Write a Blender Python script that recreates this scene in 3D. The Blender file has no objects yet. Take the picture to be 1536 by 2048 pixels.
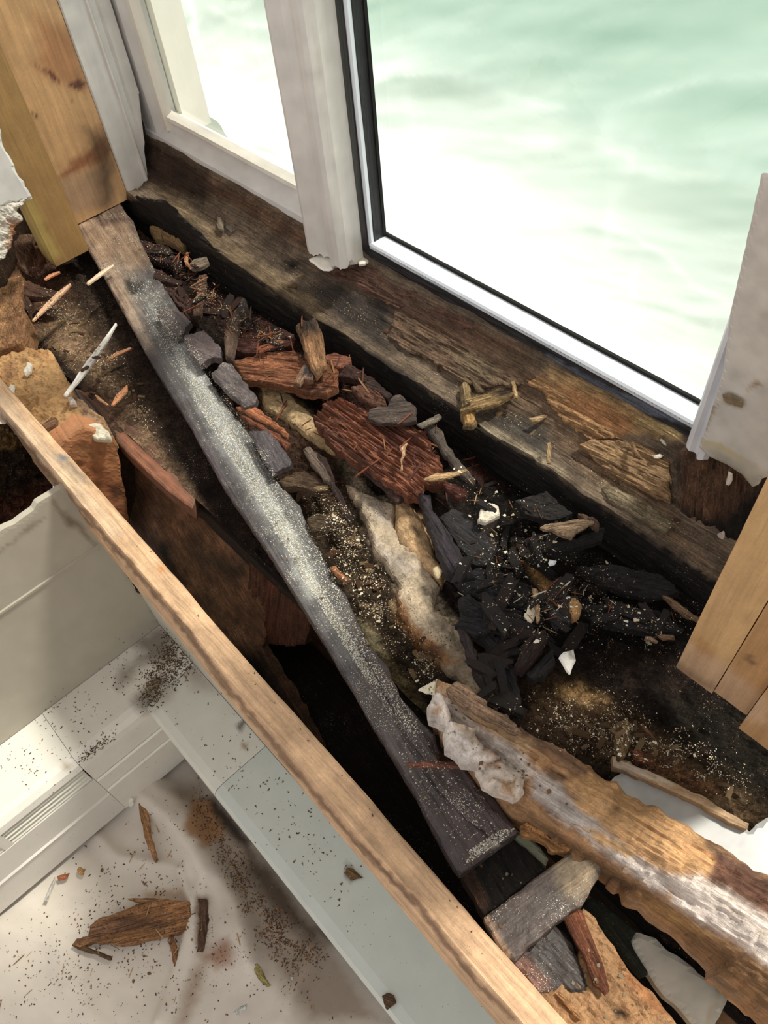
import bpy, bmesh, math, random
import numpy as np
from mathutils import Vector, Matrix
from mathutils.bvhtree import BVHTree
from mathutils.interpolate import poly_3d_calc
random.seed(7); rng = np.random.RandomState(11)
scn = bpy.context.scene
COL = scn.collection

# ------------------------------------------------------------------ camera
F = 1537.0; CX, CY = 768.0, 1024.0
def nrm(v): return v/np.linalg.norm(v)
_D = nrm(np.array([152., 1196., F]))
_A = np.array([-1370-CX, -680-CY, F]); _A = nrm(_A-_D*_A.dot(_D))
_X = -_A; _Z = -_D; _Y = np.cross(_Z, _X)
R = np.stack([_X, _Y, _Z])                 # world = R @ cam(x right, y down, z fwd)
CAM = np.array([0, 0, 1.0])
cd = bpy.data.cameras.new('camera'); cam = bpy.data.objects.new('camera', cd); COL.objects.link(cam)
cd.sensor_fit = 'VERTICAL'; cd.sensor_height = 24.0; cd.lens = F/2048*24.0
cd.clip_start = .02; cd.clip_end = 200
Mw = np.stack([R@np.array([1, 0, 0]), R@np.array([0, -1, 0]), R@np.array([0, 0, -1])], axis=1)
cam.matrix_world = Matrix([[*Mw[0], 0], [*Mw[1], 0], [*Mw[2], 1.0], [0, 0, 0, 1]])
scn.camera = cam

# ------------------------------------------------------------------ world, sun, exposure
SUN_DIR = nrm(np.array([0.40, 1.0, 1.9]))     # towards the sun
SUN_POWER = 5.2
WORLD = 0.62
EXPOSURE = 0.35
scn.view_settings.view_transform = 'Standard'
try: scn.view_settings.look = 'None'
except Exception: pass
scn.view_settings.gamma = 1; scn.view_settings.exposure = EXPOSURE
scn.view_settings.use_curve_mapping = False
w = bpy.data.worlds.new('world'); scn.world = w; w.use_nodes = True
bg = w.node_tree.nodes['Background']; bg.inputs[0].default_value = (1.0, .97, .93, 1); bg.inputs[1].default_value = WORLD
sd = bpy.data.lights.new('sun', 'SUN'); sd.energy = SUN_POWER; sd.angle = math.radians(7); sd.color = (1.0, .92, .82)
sun = bpy.data.objects.new('sun', sd); COL.objects.link(sun)
sun.rotation_euler = Vector(SUN_DIR).to_track_quat('Z', 'Y').to_euler(); sun.location = (1, 4, 4)

# ------------------------------------------------------------------ geometry from the photo's calibration
def ray(px, py): return R@np.array([px-CX, py-CY, F])
def on(p, O, N):
    d = ray(*p); t = np.dot(np.array(O)-CAM, N)/np.dot(d, N); return CAM+t*d
def atz(p, z=0.): return on(p, (0, 0, z), np.array([0, 0, 1.]))
def aty(p, y): return on(p, (0, y, 0), np.array([0, 1., 0]))
def atx(p, x): return on(p, (x, 0, 0), np.array([1., 0, 0]))
def proj(P):
    c = (np.asarray(P)-CAM)@R
    return np.stack([CX+F*c[:, 0]/c[:, 2], CY+F*c[:, 1]/c[:, 2]], axis=1)
def q(ox, oy, s, pts): return [(ox+x/s, oy+y/s) for x, y in pts]
def c3(*p): return q(0, 600, 2.56, p)
def c4(*p): return q(450, 500, 2.56, p)
def c5(*p): return q(936, 700, 2.56, p)
def c6(*p): return q(936, 1200, 2.56, p)
def c8(*p): return q(450, 1000, 2.56, p)
def c7(*p): return q(1136, 1648, 3.84, p)
def c9(*p): return q(700, 1600, 3.072, p)
def cf(*p): return q(0, 1200, 2.194, p)

# ------------------------------------------------------------------ vectorised noise
_perm = rng.permutation(512); _perm = np.concatenate([_perm, _perm, _perm])
_val = rng.rand(512)*2-1
def vnoise(x, y, seed=0):
    x = np.asarray(x, float); y = np.asarray(y, float)
    xi = np.floor(x).astype(int); yi = np.floor(y).astype(int); xf = x-xi; yf = y-yi
    u = xf*xf*(3-2*xf); v = yf*yf*(3-2*yf)
    def h(a, b): return _val[_perm[(_perm[(a+seed*37) & 511]+b) & 511]]
    return (h(xi, yi)*(1-u)+h(xi+1, yi)*u)*(1-v)+(h(xi, yi+1)*(1-u)+h(xi+1, yi+1)*u)*v
def fbm(x, y, seed=0, o=4):
    s = 0; a = 1; t = 0
    for i in range(o):
        s = s+a*vnoise(x*2**i+i*17.3, y*2**i-i*9.1, seed+i); t += a; a *= .55
    return s/t
def inside(P, poly):
    poly = np.asarray(poly); x, y = P[:, 0], P[:, 1]; r = np.zeros(len(P), bool); j = len(poly)-1
    for i in range(len(poly)):
        xi, yi = poly[i]; xj, yj = poly[j]
        c = ((yi > y) != (yj > y)) & (x < (xj-xi)*(y-yi)/((yj-yi)+1e-12)+xi); r ^= c; j = i
    return r
def edgedist(P, poly, near=False):
    poly = np.asarray(poly); best = np.full(len(P), 1e9); bp = np.zeros_like(P)
    for i in range(len(poly)):
        a = poly[i]; b = poly[(i+1) % len(poly)]; ab = b-a
        t = np.clip(((P-a)@ab)/(ab@ab+1e-15), 0, 1); c = a+t[:, None]*ab; d = np.hypot(*(P-c).T)
        m = d < best; best[m] = d[m]; bp[m] = c[m]
    return (best, bp) if near else best

# ------------------------------------------------------------------ colour helpers (albedo given as sRGB 0-255)
def lin(c):
    c = np.array(c, float)/255; return np.where(c <= .04045, c/12.92, ((c+.055)/1.055)**2.4)
def paint(P3, base, paints, seed=0, var=.12):
    """base colour per vertex, then patches of other material/stain or painted light and shade, bounded by outlines"""
    px = proj(P3); n = len(P3)
    C = np.tile(lin(base), (n, 1))
    jx = 7*fbm(px[:, 0]/14, px[:, 1]/14, seed+3); jy = 7*fbm(px[:, 0]/14, px[:, 1]/14, seed+8)
    pj = px+np.stack([jx, jy], 1)
    for p in paints:
        poly, col = p[0], p[1]; soft = p[2] if len(p) > 2 else 5; op = p[3] if len(p) > 3 else 1
        poly = np.array(poly, float)
        ins = inside(pj, poly); d = edgedist(pj, poly); sdv = np.where(ins, d, -d)
        a = np.clip(sdv/soft*.5+.5, 0, 1)*op
        C = C*(1-a[:, None])+lin(col)*a[:, None]
    v = 1+var*fbm(px[:, 0]/30, px[:, 1]/30, seed+20)*1.6
    C = C*v[:, None]; g = C.mean(1)[:, None]
    return g+(C-g)*.86

def setcol(me, C):
    a = me.color_attributes.new('Col', 'FLOAT_COLOR', 'POINT')
    d = np.ones((len(C), 4), np.float32); d[:, :3] = np.clip(C, 0, 1); a.data.foreach_set('color', d.ravel())

def tag(o, label=None, cat=None, group=None, kind=None):
    if label: o['label'] = label
    if cat: o['category'] = cat
    if group: o['group'] = group
    if kind: o['kind'] = kind
    return o
def mkobj(name, V, Fc, mat, parent=None, C=None, smooth=None, M=None):
    """V in world coordinates (n,3); M = optional 4x4 local frame"""
    me = bpy.data.meshes.new(name)
    V = np.asarray(V, float)
    if M is None:
        c = V.mean(0); M = np.eye(4); M[:3, 3] = c
    Mi = np.linalg.inv(M); L = V@Mi[:3, :3].T+Mi[:3, 3]
    me.from_pydata(L.tolist(), [], [list(map(int, f)) for f in Fc]); 
    if C is not None: setcol(me, C)
    if smooth is not None:
        me.polygons.foreach_set('use_smooth', np.asarray(smooth, bool) if not isinstance(smooth, bool) else np.full(len(me.polygons), smooth))
    me.materials.append(mat); me.update()
    o = bpy.data.objects.new(name, me); COL.objects.link(o)
    mw = Matrix([list(r) for r in M])
    if parent is not None:
        o.parent = parent; mw = parent.matrix_basis.inverted()@mw
    o.matrix_basis = mw
    return o
def empty(name, loc):
    o = bpy.data.objects.new(name, None); o.empty_display_size = .02; COL.objects.link(o)
    o.location = loc; o.matrix_world = Matrix.Translation(loc); return o

# ------------------------------------------------------------------ materials
def newmat(name):
    m = bpy.data.materials.new(name); m.use_nodes = True; nt = m.node_tree
    return m, nt, nt.nodes['Principled BSDF']
def N(nt, t, **k):
    n = nt.nodes.new(t)
    for a, b in k.items():
        if a in n.inputs: n.inputs[a].default_value = b
        else: setattr(n, a, b)
    return n
def wood(name, gs=(6, 90, 90), lo=.62, hi=1.3, bump=.5, bd=.002, rough=.7, dust=0.0, dustcol=(200, 190, 165), dsc=420, blotch=.25, spec=.35, crack=.35):
    m, nt, b = newmat(name); L = nt.links.new
    tc = N(nt, 'ShaderNodeTexCoord')
    mp = N(nt, 'ShaderNodeMapping'); mp.inputs['Scale'].default_value = gs; L(tc.outputs['Object'], mp.inputs[0])
    n1 = N(nt, 'ShaderNodeTexNoise', Scale=1.0, Detail=6.0, Roughness=.65, Distortion=.6); L(mp.outputs[0], n1.inputs['Vector'])
    n2 = N(nt, 'ShaderNodeTexNoise', Scale=28.0, Detail=5.0, Roughness=.6); L(tc.outputs['Object'], n2.inputs['Vector'])
    at = N(nt, 'ShaderNodeAttribute', attribute_name='Col')
    r1 = N(nt, 'ShaderNodeMapRange'); r1.inputs['From Min'].default_value = .3; r1.inputs['From Max'].default_value = .7
    r1.inputs['To Min'].default_value = lo; r1.inputs['To Max'].default_value = hi; L(n1.outputs[0], r1.inputs[0])
    r2 = N(nt, 'ShaderNodeMapRange'); r2.inputs['From Min'].default_value = .3; r2.inputs['From Max'].default_value = .7
    r2.inputs['To Min'].default_value = 1-blotch; r2.inputs['To Max'].default_value = 1+blotch; L(n2.outputs[0], r2.inputs[0])
    mp2 = N(nt, 'ShaderNodeMapping'); mp2.inputs['Scale'].default_value = (gs[0]*3.1, gs[1]*2.6, gs[2]*2.6); L(tc.outputs['Object'], mp2.inputs[0])
    n5 = N(nt, 'ShaderNodeTexNoise', Scale=1.0, Detail=5.0, Roughness=.7, Distortion=1.2); L(mp2.outputs[0], n5.inputs['Vector'])
    r5 = N(nt, 'ShaderNodeMapRange'); r5.inputs['From Min'].default_value = .36; r5.inputs['From Max'].default_value = .50
    r5.inputs['To Min'].default_value = 1-crack; r5.inputs['To Max'].default_value = 1+crack*.25; L(n5.outputs[0], r5.inputs[0])
    n6 = N(nt, 'ShaderNodeTexNoise', Scale=240.0, Detail=3.0, Roughness=.7); L(tc.outputs['Object'], n6.inputs['Vector'])
    r6 = N(nt, 'ShaderNodeMapRange'); r6.inputs['From Min'].default_value = .3; r6.inputs['From Max'].default_value = .7
    r6.inputs['To Min'].default_value = 1-blotch*.9; r6.inputs['To Max'].default_value = 1+blotch*.9; L(n6.outputs[0], r6.inputs[0])
    mu0 = N(nt, 'ShaderNodeMath', operation='MULTIPLY'); L(r1.outputs[0], mu0.inputs[0]); L(r2.outputs[0], mu0.inputs[1])
    mu1 = N(nt, 'ShaderNodeMath', operation='MULTIPLY'); L(mu0.outputs[0], mu1.inputs[0]); L(r5.outputs[0], mu1.inputs[1])
    mu = N(nt, 'ShaderNodeMath', operation='MULTIPLY'); L(mu1.outputs[0], mu.inputs[0]); L(r6.outputs[0], mu.inputs[1])
    sc = N(nt, 'ShaderNodeVectorMath', operation='SCALE'); L(at.outputs['Color'], sc.inputs[0]); L(mu.outputs[0], sc.inputs['Scale'])
    last = sc.outputs[0]
    if dust > 0:
        n3 = N(nt, 'ShaderNodeTexNoise', Scale=float(dsc), Detail=2.0, Roughness=.6); L(tc.outputs['Object'], n3.inputs['Vector'])
        n4 = N(nt, 'ShaderNodeTexNoise', Scale=14.0, Detail=3.0); L(tc.outputs['Object'], n4.inputs['Vector'])
        r4 = N(nt, 'ShaderNodeMapRange'); r4.inputs['From Min'].default_value = .35; r4.inputs['From Max'].default_value = .7
        r4.inputs['To Min'].default_value = .76-.0*dust; r4.inputs['To Max'].default_value = .70-.18*dust; L(n4.outputs[0], r4.inputs[0])
        sb = N(nt, 'ShaderNodeMath', operation='SUBTRACT'); L(n3.outputs[0], sb.inputs[0]); L(r4.outputs[0], sb.inputs[1])
        ml = N(nt, 'ShaderNodeMath', operation='MULTIPLY', use_clamp=True); ml.inputs[1].default_value = 14; L(sb.outputs[0], ml.inputs[0])
        mx = N(nt, 'ShaderNodeMix', data_type='RGBA'); L(ml.outputs[0], mx.inputs[0]); L(last, mx.inputs[6]); mx.inputs[7].default_value = (*lin(dustcol), 1)
        last = mx.outputs[2]
    L(last, b.inputs['Base Color'])
    b.inputs['Roughness'].default_value = rough; b.inputs['Specular IOR Level'].default_value = spec
    ad0 = N(nt, 'ShaderNodeMath', operation='MULTIPLY_ADD'); ad0.inputs[1].default_value = .55; L(n5.outputs[0], ad0.inputs[0]); L(n1.outputs[0], ad0.inputs[2])
    ad = N(nt, 'ShaderNodeMath', operation='MULTIPLY_ADD'); ad.inputs[1].default_value = .3; L(n6.outputs[0], ad.inputs[0]); L(ad0.outputs[0], ad.inputs[2])
    bp = N(nt, 'ShaderNodeBump', Strength=bump, Distance=bd); L(ad.outputs[0], bp.inputs['Height']); L(bp.outputs[0], b.inputs['Normal'])
    return m
M_clean = wood('clean_lumber', gs=(3, 60, 60), lo=.8, hi=1.14, bump=.3, bd=.001, rough=.6, blotch=.06, crack=.10)
M_lumberdust = wood('sawn_lumber', gs=(4, 90, 90), lo=.72, hi=1.2, bump=.6, bd=.002, rough=.65, blotch=.12, dust=.2, dustcol=(110, 86, 62), crack=.25)
M_rot = wood('rotten_wood', gs=(12, 230, 230), lo=.45, hi=1.45, bump=1, bd=.006, rough=.8, blotch=.3, dust=.3, crack=.75)
M_black = wood('black_wet_wood', gs=(12, 200, 200), lo=.45, hi=1.6, bump=1, bd=.006, rough=.65, blotch=.4, dust=.15, spec=.45, crack=.6)
M_plank = wood('dusty_dark_plank', gs=(4, 110, 110), lo=.72, hi=1.25, bump=.7, bd=.002, rough=.5, blotch=.3, dust=.75, dsc=620, spec=.6, dustcol=(215, 212, 196), crack=.3)
M_dirt = wood('dirt_bed', gs=(120, 130, 130), lo=.35, hi=1.7, bump=1, bd=.008, rough=.9, blotch=.5, dust=.45, dsc=420, spec=.15, crack=.5)
M_sill = wood('rotten_sill', gs=(9, 170, 170), lo=.5, hi=1.4, bump=1, bd=.006, rough=.8, blotch=.35, dust=.4, dsc=420, crack=.5)
M_beam = wood('beam_wood', gs=(7, 120, 120), lo=.68, hi=1.2, bump=.9, bd=.004, rough=.7, blotch=.16, dust=.2, crack=.3, dustcol=(110, 80, 56))
M_foam = wood('dirty_foam', gs=(50, 60, 60), lo=.75, hi=1.15, bump=.8, bd=.005, rough=.8, blotch=.25, dust=.7, dsc=380, dustcol=(64, 46, 34), crack=.25)
M_plaster = wood('old_plaster', gs=(60, 60, 60), lo=.85, hi=1.1, bump=.9, bd=.005, rough=.8, blotch=.12, crack=.15)
def paintmat(name, rough=.35, bump=.05, sc=25, speck=0.0):
    m, nt, b = newmat(name); L = nt.links.new
    tc = N(nt, 'ShaderNodeTexCoord'); at = N(nt, 'ShaderNodeAttribute', attribute_name='Col')
    n = N(nt, 'ShaderNodeTexNoise', Scale=float(sc), Detail=4.0); L(tc.outputs['Object'], n.inputs['Vector'])
    r = N(nt, 'ShaderNodeMapRange'); r.inputs['To Min'].default_value = .93; r.inputs['To Max'].default_value = 1.05; L(n.outputs[0], r.inputs[0])
    s = N(nt, 'ShaderNodeVectorMath', operation='SCALE'); L(at.outputs['Color'], s.inputs[0]); L(r.outputs[0], s.inputs['Scale']); last = s.outputs[0]
    if speck > 0:
        n3 = N(nt, 'ShaderNodeTexNoise', Scale=260.0, Detail=2.0); L(tc.outputs['Object'], n3.inputs['Vector'])
        cr = N(nt, 'ShaderNodeMapRange'); cr.inputs['From Min'].default_value = .76-speck*.1; cr.inputs['From Max'].default_value = .80-speck*.1; L(n3.outputs[0], cr.inputs[0])
        mx = N(nt, 'ShaderNodeMix', data_type='RGBA'); L(cr.outputs[0], mx.inputs[0]); L(last, mx.inputs[6]); mx.inputs[7].default_value = (*lin((70, 55, 40)), 1); last = mx.outputs[2]
    L(last, b.inputs['Base Color']); b.inputs['Roughness'].default_value = rough
    bp = N(nt, 'ShaderNodeBump', Strength=bump, Distance=.003); L(n.outputs[0], bp.inputs['Height']); L(bp.outputs[0], b.inputs['Normal'])
    return m
M_paint = paintmat('white_gloss_paint')
M_metal = paintmat('heater_enamel', rough=.4, bump=.03, speck=.35)
M_wall = paintmat('wall_paint', rough=.55, bump=.05)
M_flake = paintmat('flake', rough=.6, bump=.1, sc=200)
def simple(name, col, rough=.5, metal=0, **k):
    m, nt, b = newmat(name); b.inputs['Base Color'].default_value = (*lin(col), 1); b.inputs['Roughness'].default_value = rough; b.inputs['Metallic'].default_value = metal
    return m
M_seal = wood('black_sealant', gs=(4, 200, 200), lo=.5, hi=1.6, bump=.8, bd=.002, rough=.4, blotch=.3, spec=.5)
M_dark = simple('dark_gap', (12, 10, 9), .9)
M_grass = None
def spacer_mat():
    m, nt, b = newmat('aluminium_spacer'); L = nt.links.new
    b.inputs['Metallic'].default_value = .1; b.inputs['Roughness'].default_value = .4
    tc = N(nt, 'ShaderNodeTexCoord'); v = N(nt, 'ShaderNodeTexVoronoi', Scale=120.0); v.inputs['Randomness'].default_value = 0.0
    L(tc.outputs['Object'], v.inputs['Vector'])
    r = N(nt, 'ShaderNodeMapRange'); r.inputs['From Min'].default_value = .12; r.inputs['From Max'].default_value = .2; L(v.outputs['Distance'], r.inputs[0])
    mx = N(nt, 'ShaderNodeMix', data_type='RGBA'); L(r.outputs[0], mx.inputs[0]); mx.inputs[6].default_value = (*lin((150, 160, 170)), 1); mx.inputs[7].default_value = (*lin((228, 234, 242)), 1)
    L(mx.outputs[2], b.inputs['Base Color']); return m
M_spacer = spacer_mat()
def glass_mat():
    m = bpy.data.materials.new('window_glass'); m.use_nodes = True; nt = m.node_tree; nt.nodes.clear(); L = nt.links.new
    o = N(nt, 'ShaderNodeOutputMaterial'); t = N(nt, 'ShaderNodeBsdfTransparent'); t.inputs[0].default_value = (.95, .98, .97, 1)
    g = N(nt, 'ShaderNodeBsdfGlossy'); g.inputs['Roughness'].default_value = .02
    fr = N(nt, 'ShaderNodeFresnel', IOR=1.45); mx = N(nt, 'ShaderNodeMixShader')
    L(fr.outputs[0], mx.inputs[0]); L(t.outputs[0], mx.inputs[1]); L(g.outputs[0], mx.inputs[2]); L(mx.outputs[0], o.inputs[0]); return m
M_glass = glass_mat()
def sheet_mat():
    m = bpy.data.materials.new('plastic_sheeting'); m.use_nodes = True; nt = m.node_tree; nt.nodes.clear(); L = nt.links.new
    o = N(nt, 'ShaderNodeOutputMaterial'); t = N(nt, 'ShaderNodeBsdfTransparent'); t.inputs[0].default_value = (.93, .96, .95, 1)
    tl = N(nt, 'ShaderNodeBsdfTranslucent'); tl.inputs[0].default_value = (.9, .95, .95, 1)
    df = N(nt, 'ShaderNodeBsdfPrincipled'); df.inputs['Base Color'].default_value = (.85, .9, .9, 1); df.inputs['Roughness'].default_value = .25
    m1 = N(nt, 'ShaderNodeMixShader'); m1.inputs[0].default_value = .3; L(tl.outputs[0], m1.inputs[1]); L(df.outputs[0], m1.inputs[2])
    m2 = N(nt, 'ShaderNodeMixShader')
    at = N(nt, 'ShaderNodeAttribute', attribute_name='Col')     # film density: bunched folds, plus white highlights and glow painted in
    L(at.outputs['Fac'], m2.inputs[0]); L(t.outputs[0], m2.inputs[1]); L(m1.outputs[0], m2.inputs[2]); L(m2.outputs[0], o.inputs[0]); return m
M_sheet = sheet_mat()
def noise_mat(name, c0, c1, sc, rough=.9, bump=.0):
    m, nt, b = newmat(name); L = nt.links.new
    tc = N(nt, 'ShaderNodeTexCoord'); n = N(nt, 'ShaderNodeTexNoise', Scale=float(sc), Detail=5.0); L(tc.outputs['Object'], n.inputs['Vector'])
    r = N(nt, 'ShaderNodeMapRange'); r.inputs['From Min'].default_value = .35; r.inputs['From Max'].default_value = .65; L(n.outputs[0], r.inputs[0])
    mx = N(nt, 'ShaderNodeMix', data_type='RGBA'); L(r.outputs[0], mx.inputs[0]); mx.inputs[6].default_value = (*lin(c0), 1); mx.inputs[7].default_value = (*lin(c1), 1)
    L(mx.outputs[2], b.inputs['Base Color']); b.inputs['Roughness'].default_value = rough
    if bump:
        bp = N(nt, 'ShaderNodeBump', Strength=bump, Distance=.003); L(n.outputs[0], bp.inputs['Height']); L(bp.outputs[0], b.inputs['Normal'])
    return m
def lawn_mat():
    m, nt, b = newmat('grass_and_gravel'); L = nt.links.new
    geo = N(nt, 'ShaderNodeNewGeometry'); sp = N(nt, 'ShaderNodeSeparateXYZ'); L(geo.outputs['Position'], sp.inputs[0])
    n = N(nt, 'ShaderNodeTexNoise', Scale=.9, Detail=4.0); L(geo.outputs['Position'], n.inputs['Vector'])
    ad = N(nt, 'ShaderNodeMath', operation='MULTIPLY_ADD'); ad.inputs[1].default_value = 2.6; L(n.outputs[0], ad.inputs[0]); L(sp.outputs['Y'], ad.inputs[2])
    r = N(nt, 'ShaderNodeMapRange', interpolation_type='SMOOTHSTEP'); r.inputs['From Min'].default_value = 2.3; r.inputs['From Max'].default_value = 5.6; L(ad.outputs[0], r.inputs[0])
    n2 = N(nt, 'ShaderNodeTexNoise', Scale=2.2, Detail=5.0); L(geo.outputs['Position'], n2.inputs['Vector'])
    g = N(nt, 'ShaderNodeMix', data_type='RGBA'); L(n2.outputs[0], g.inputs[0]); g.inputs[6].default_value = (*lin((84, 122, 106)), 1); g.inputs[7].default_value = (*lin((122, 150, 134)), 1)
    mx = N(nt, 'ShaderNodeMix', data_type='RGBA'); L(r.outputs[0], mx.inputs[0]); mx.inputs[6].default_value = (*lin((150, 148, 140)), 1); L(g.outputs[2], mx.inputs[7])
    L(mx.outputs[2], b.inputs['Base Color']); b.inputs['Roughness'].default_value = 1; b.inputs['Specular IOR Level'].default_value = 0
    return m
M_lawn = lawn_mat()
def cloth_mat():
    m, nt, b = newmat('canvas_cloth'); L = nt.links.new
    at = N(nt, 'ShaderNodeAttribute', attribute_name='Col'); tc = N(nt, 'ShaderNodeTexCoord')
    w1 = N(nt, 'ShaderNodeTexWave', Scale=260.0, Distortion=1.5); L(tc.outputs['Object'], w1.inputs['Vector'])
    n = N(nt, 'ShaderNodeTexNoise', Scale=9.0, Detail=8.0, Roughness=.7); L(tc.outputs['Object'], n.inputs['Vector'])
    n3 = N(nt, 'ShaderNodeTexNoise', Scale=210.0, Detail=3.0); L(tc.outputs['Object'], n3.inputs['Vector'])
    th = N(nt, 'ShaderNodeMapRange'); th.inputs['From Min'].default_value = .3; th.inputs['From Max'].default_value = .7
    th.inputs['To Min'].default_value = .78; th.inputs['To Max'].default_value = .64; L(n.outputs[0], th.inputs[0])
    sb = N(nt, 'ShaderNodeMath', operation='SUBTRACT'); L(n3.outputs[0], sb.inputs[0]); L(th.outputs[0], sb.inputs[1])
    ml = N(nt, 'ShaderNodeMath', operation='MULTIPLY', use_clamp=True); ml.inputs[1].default_value = 16; L(sb.outputs[0], ml.inputs[0])
    mx = N(nt, 'ShaderNodeMix', data_type='RGBA'); L(ml.outputs[0], mx.inputs[0]); L(at.outputs['Color'], mx.inputs[6]); mx.inputs[7].default_value = (*lin((75, 52, 36)), 1)
    L(mx.outputs[2], b.inputs['Base Color']); b.inputs['Roughness'].default_value = .95; b.inputs['Specular IOR Level'].default_value = .1
    bp = N(nt, 'ShaderNodeBump', Strength=.15, Distance=.001); L(w1.outputs[0], bp.inputs['Height']); L(bp.outputs[0], b.inputs['Normal'])
    return m
M_cloth = cloth_mat()

# ------------------------------------------------------------------ builders
def frame(O, U, Nn):
    Nn = nrm(np.array(Nn, float)); U = np.array(U, float); U = nrm(U-Nn*U.dot(Nn)); Vv = np.cross(Nn, U)
    M = np.eye(4); M[:3, 0] = U; M[:3, 1] = Vv; M[:3, 2] = Nn; M[:3, 3] = O; return M
def roughen(poly, step, amp, seed):
    out = []; n = len(poly)
    for i in range(n):
        a = poly[i]; b = poly[(i+1) % n]; L = np.hypot(*(b-a)); k = max(1, int(L/step))
        t = np.arange(k)/k; pts = a+(b-a)*t[:, None]
        out.append(pts)
    P = np.concatenate(out)
    P = P+amp*np.stack([fbm(P[:, 0]/step/2.2, P[:, 1]/step/2.2, seed, 3), fbm(P[:, 0]/step/2.2, P[:, 1]/step/2.2, seed+5, 3)], 1)*2
    return P
import time as _t; _T0=_t.time()
def chunk(name, outline, z=0., th=.012, grain=None, cell=.0035, relief=.0025, dome=0., rim=.0022, rough=.002, gx=25., gy=160., base=(90, 60, 45), paints=(), mat=None, seed=1, plane=None, tilt=(0, 0), parent=None, warp=0., var=.15, smooth=False, step=.006, lumps=0.):
    """a piece of material: outline on a plane, real thickness th below it, grain relief on its face"""
    if plane is None:
        O = atz(outline[0], z); Nn = nrm(np.array([-tilt[0], -tilt[1], 1.]))
        c = np.mean([atz(p, z) for p in outline], axis=0); O = c
    else: O, Nn = np.array(plane[0], float), nrm(np.array(plane[1], float))
    W = np.array([on(p, O, Nn) for p in outline]); cen = W.mean(0)
    if grain is None:
        k = max(range(len(W)), key=lambda i: np.linalg.norm(W[i]-W[0])); U = W[k]-W[0]
    else: U = on(grain[1], O, Nn)-on(grain[0], O, Nn)
    M = frame(cen, U, Nn); Mi = np.linalg.inv(M)
    L2 = (W@Mi[:3, :3].T+Mi[:3, 3])[:, :2]
    if rough > 0: L2 = roughen(L2, step, rough, seed)
    lo = L2.min(0)-cell; hi = L2.max(0)+cell
    nx = int((hi[0]-lo[0])/cell)+2; ny = int((hi[1]-lo[1])/cell)+2
    if nx*ny > 250000: raise RuntimeError('chunk too big %s %d %d %s' % (name, nx, ny, hi-lo))
    gxs = lo[0]+np.arange(nx)*cell; gys = lo[1]+np.arange(ny)*cell
    CXs, CYs = np.meshgrid(gxs[:-1]+cell/2, gys[:-1]+cell/2, indexing='ij')
    ins = inside(np.stack([CXs.ravel(), CYs.ravel()], 1), L2).reshape(nx-1, ny-1)
    if not ins.any(): raise RuntimeError('empty '+name)
    idx = -np.ones((nx, ny), int); used = np.zeros((nx, ny), bool)
    used[:-1, :-1] |= ins; used[1:, :-1] |= ins; used[:-1, 1:] |= ins; used[1:, 1:] |= ins
    idx[used] = np.arange(used.sum())
    ii, jj = np.nonzero(used); P = np.stack([gxs[ii], gys[jj]], 1)
    pad = np.zeros((nx+1, ny+1), bool); pad[1:-1, 1:-1] = ins
    full = pad[1:, 1:] & pad[:-1, 1:] & pad[1:, :-1] & pad[:-1, :-1]
    bnd = ~full[ii, jj]
    d, near = edgedist(P, L2, True)
    m = bnd & (d < cell*1.6); P[m] = near[m]; d[m] = 0
    g = fbm(P[:, 0]*gx, P[:, 1]*gy, seed, 4); g2 = fbm(P[:, 0]*gx*.4+9, P[:, 1]*gy*.25, seed+30, 3)
    rr = np.clip(d/max(rim, 1e-6), 0, 1)
    g3 = fbm(P[:, 0]*gx*2.3+3, P[:, 1]*gy*2.2, seed+70, 3)
    h = relief*(np.abs(g)**.7*-1.5+g2*1.0-np.abs(g3)**.7*.6)+dome*(1-(1-np.clip(d/(rim*4+1e-9), 0, 1))**2)-(1-np.sqrt(1-(1-rr)**2))*min(th*.8, rim)
    if warp: h = h+warp*fbm(P[:, 0]*9, P[:, 1]*9, seed+40, 2)
    if lumps: h = h+lumps*np.abs(fbm(P[:, 0]*45, P[:, 1]*45, seed+50, 3))*2*rr
    T = np.concatenate([P, h[:, None]], 1); B = np.concatenate([P, np.full((len(P), 1), -th)], 1)
    if bnd.any(): B[:, 2] += relief*fbm(P[:, 0]*40, P[:, 1]*40, seed+60, 2)
    n = len(P); ci, cj = np.nonzero(ins)
    a = idx[ci, cj]; b_ = idx[ci+1, cj]; c_ = idx[ci+1, cj+1]; d_ = idx[ci, cj+1]
    top = np.stack([a, b_, c_, d_], 1); bot = np.stack([d_, c_, b_, a], 1)+n
    side = []
    for di, dj, e in ((0, -1, (a, b_)), (1, 0, (b_, c_)), (0, 1, (c_, d_)), (-1, 0, (d_, a))):
        out = ~pad[ci+1+di, cj+1+dj]
        s, t = e[0][out], e[1][out]; side.append(np.stack([t, s, s+n, t+n], 1))
    side = np.concatenate(side)
    V = np.concatenate([T, B]); Vw = V@M[:3, :3].T+M[:3, 3]
    C = paint(Vw, base, paints, seed, var)
    # deep grain is coloured darker than the ridges
    cg = 1-.4*np.clip(np.abs(g)*2.2-.4, 0, 1) if relief > .001 else 1+0*g
    C[:n] *= cg[:, None]
    Fc = np.concatenate([top, bot, side]); sm = np.zeros(len(Fc), bool); sm[:len(top)] = smooth
    return mkobj(name, Vw, Fc, mat or M_rot, parent, C, sm, M)

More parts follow.
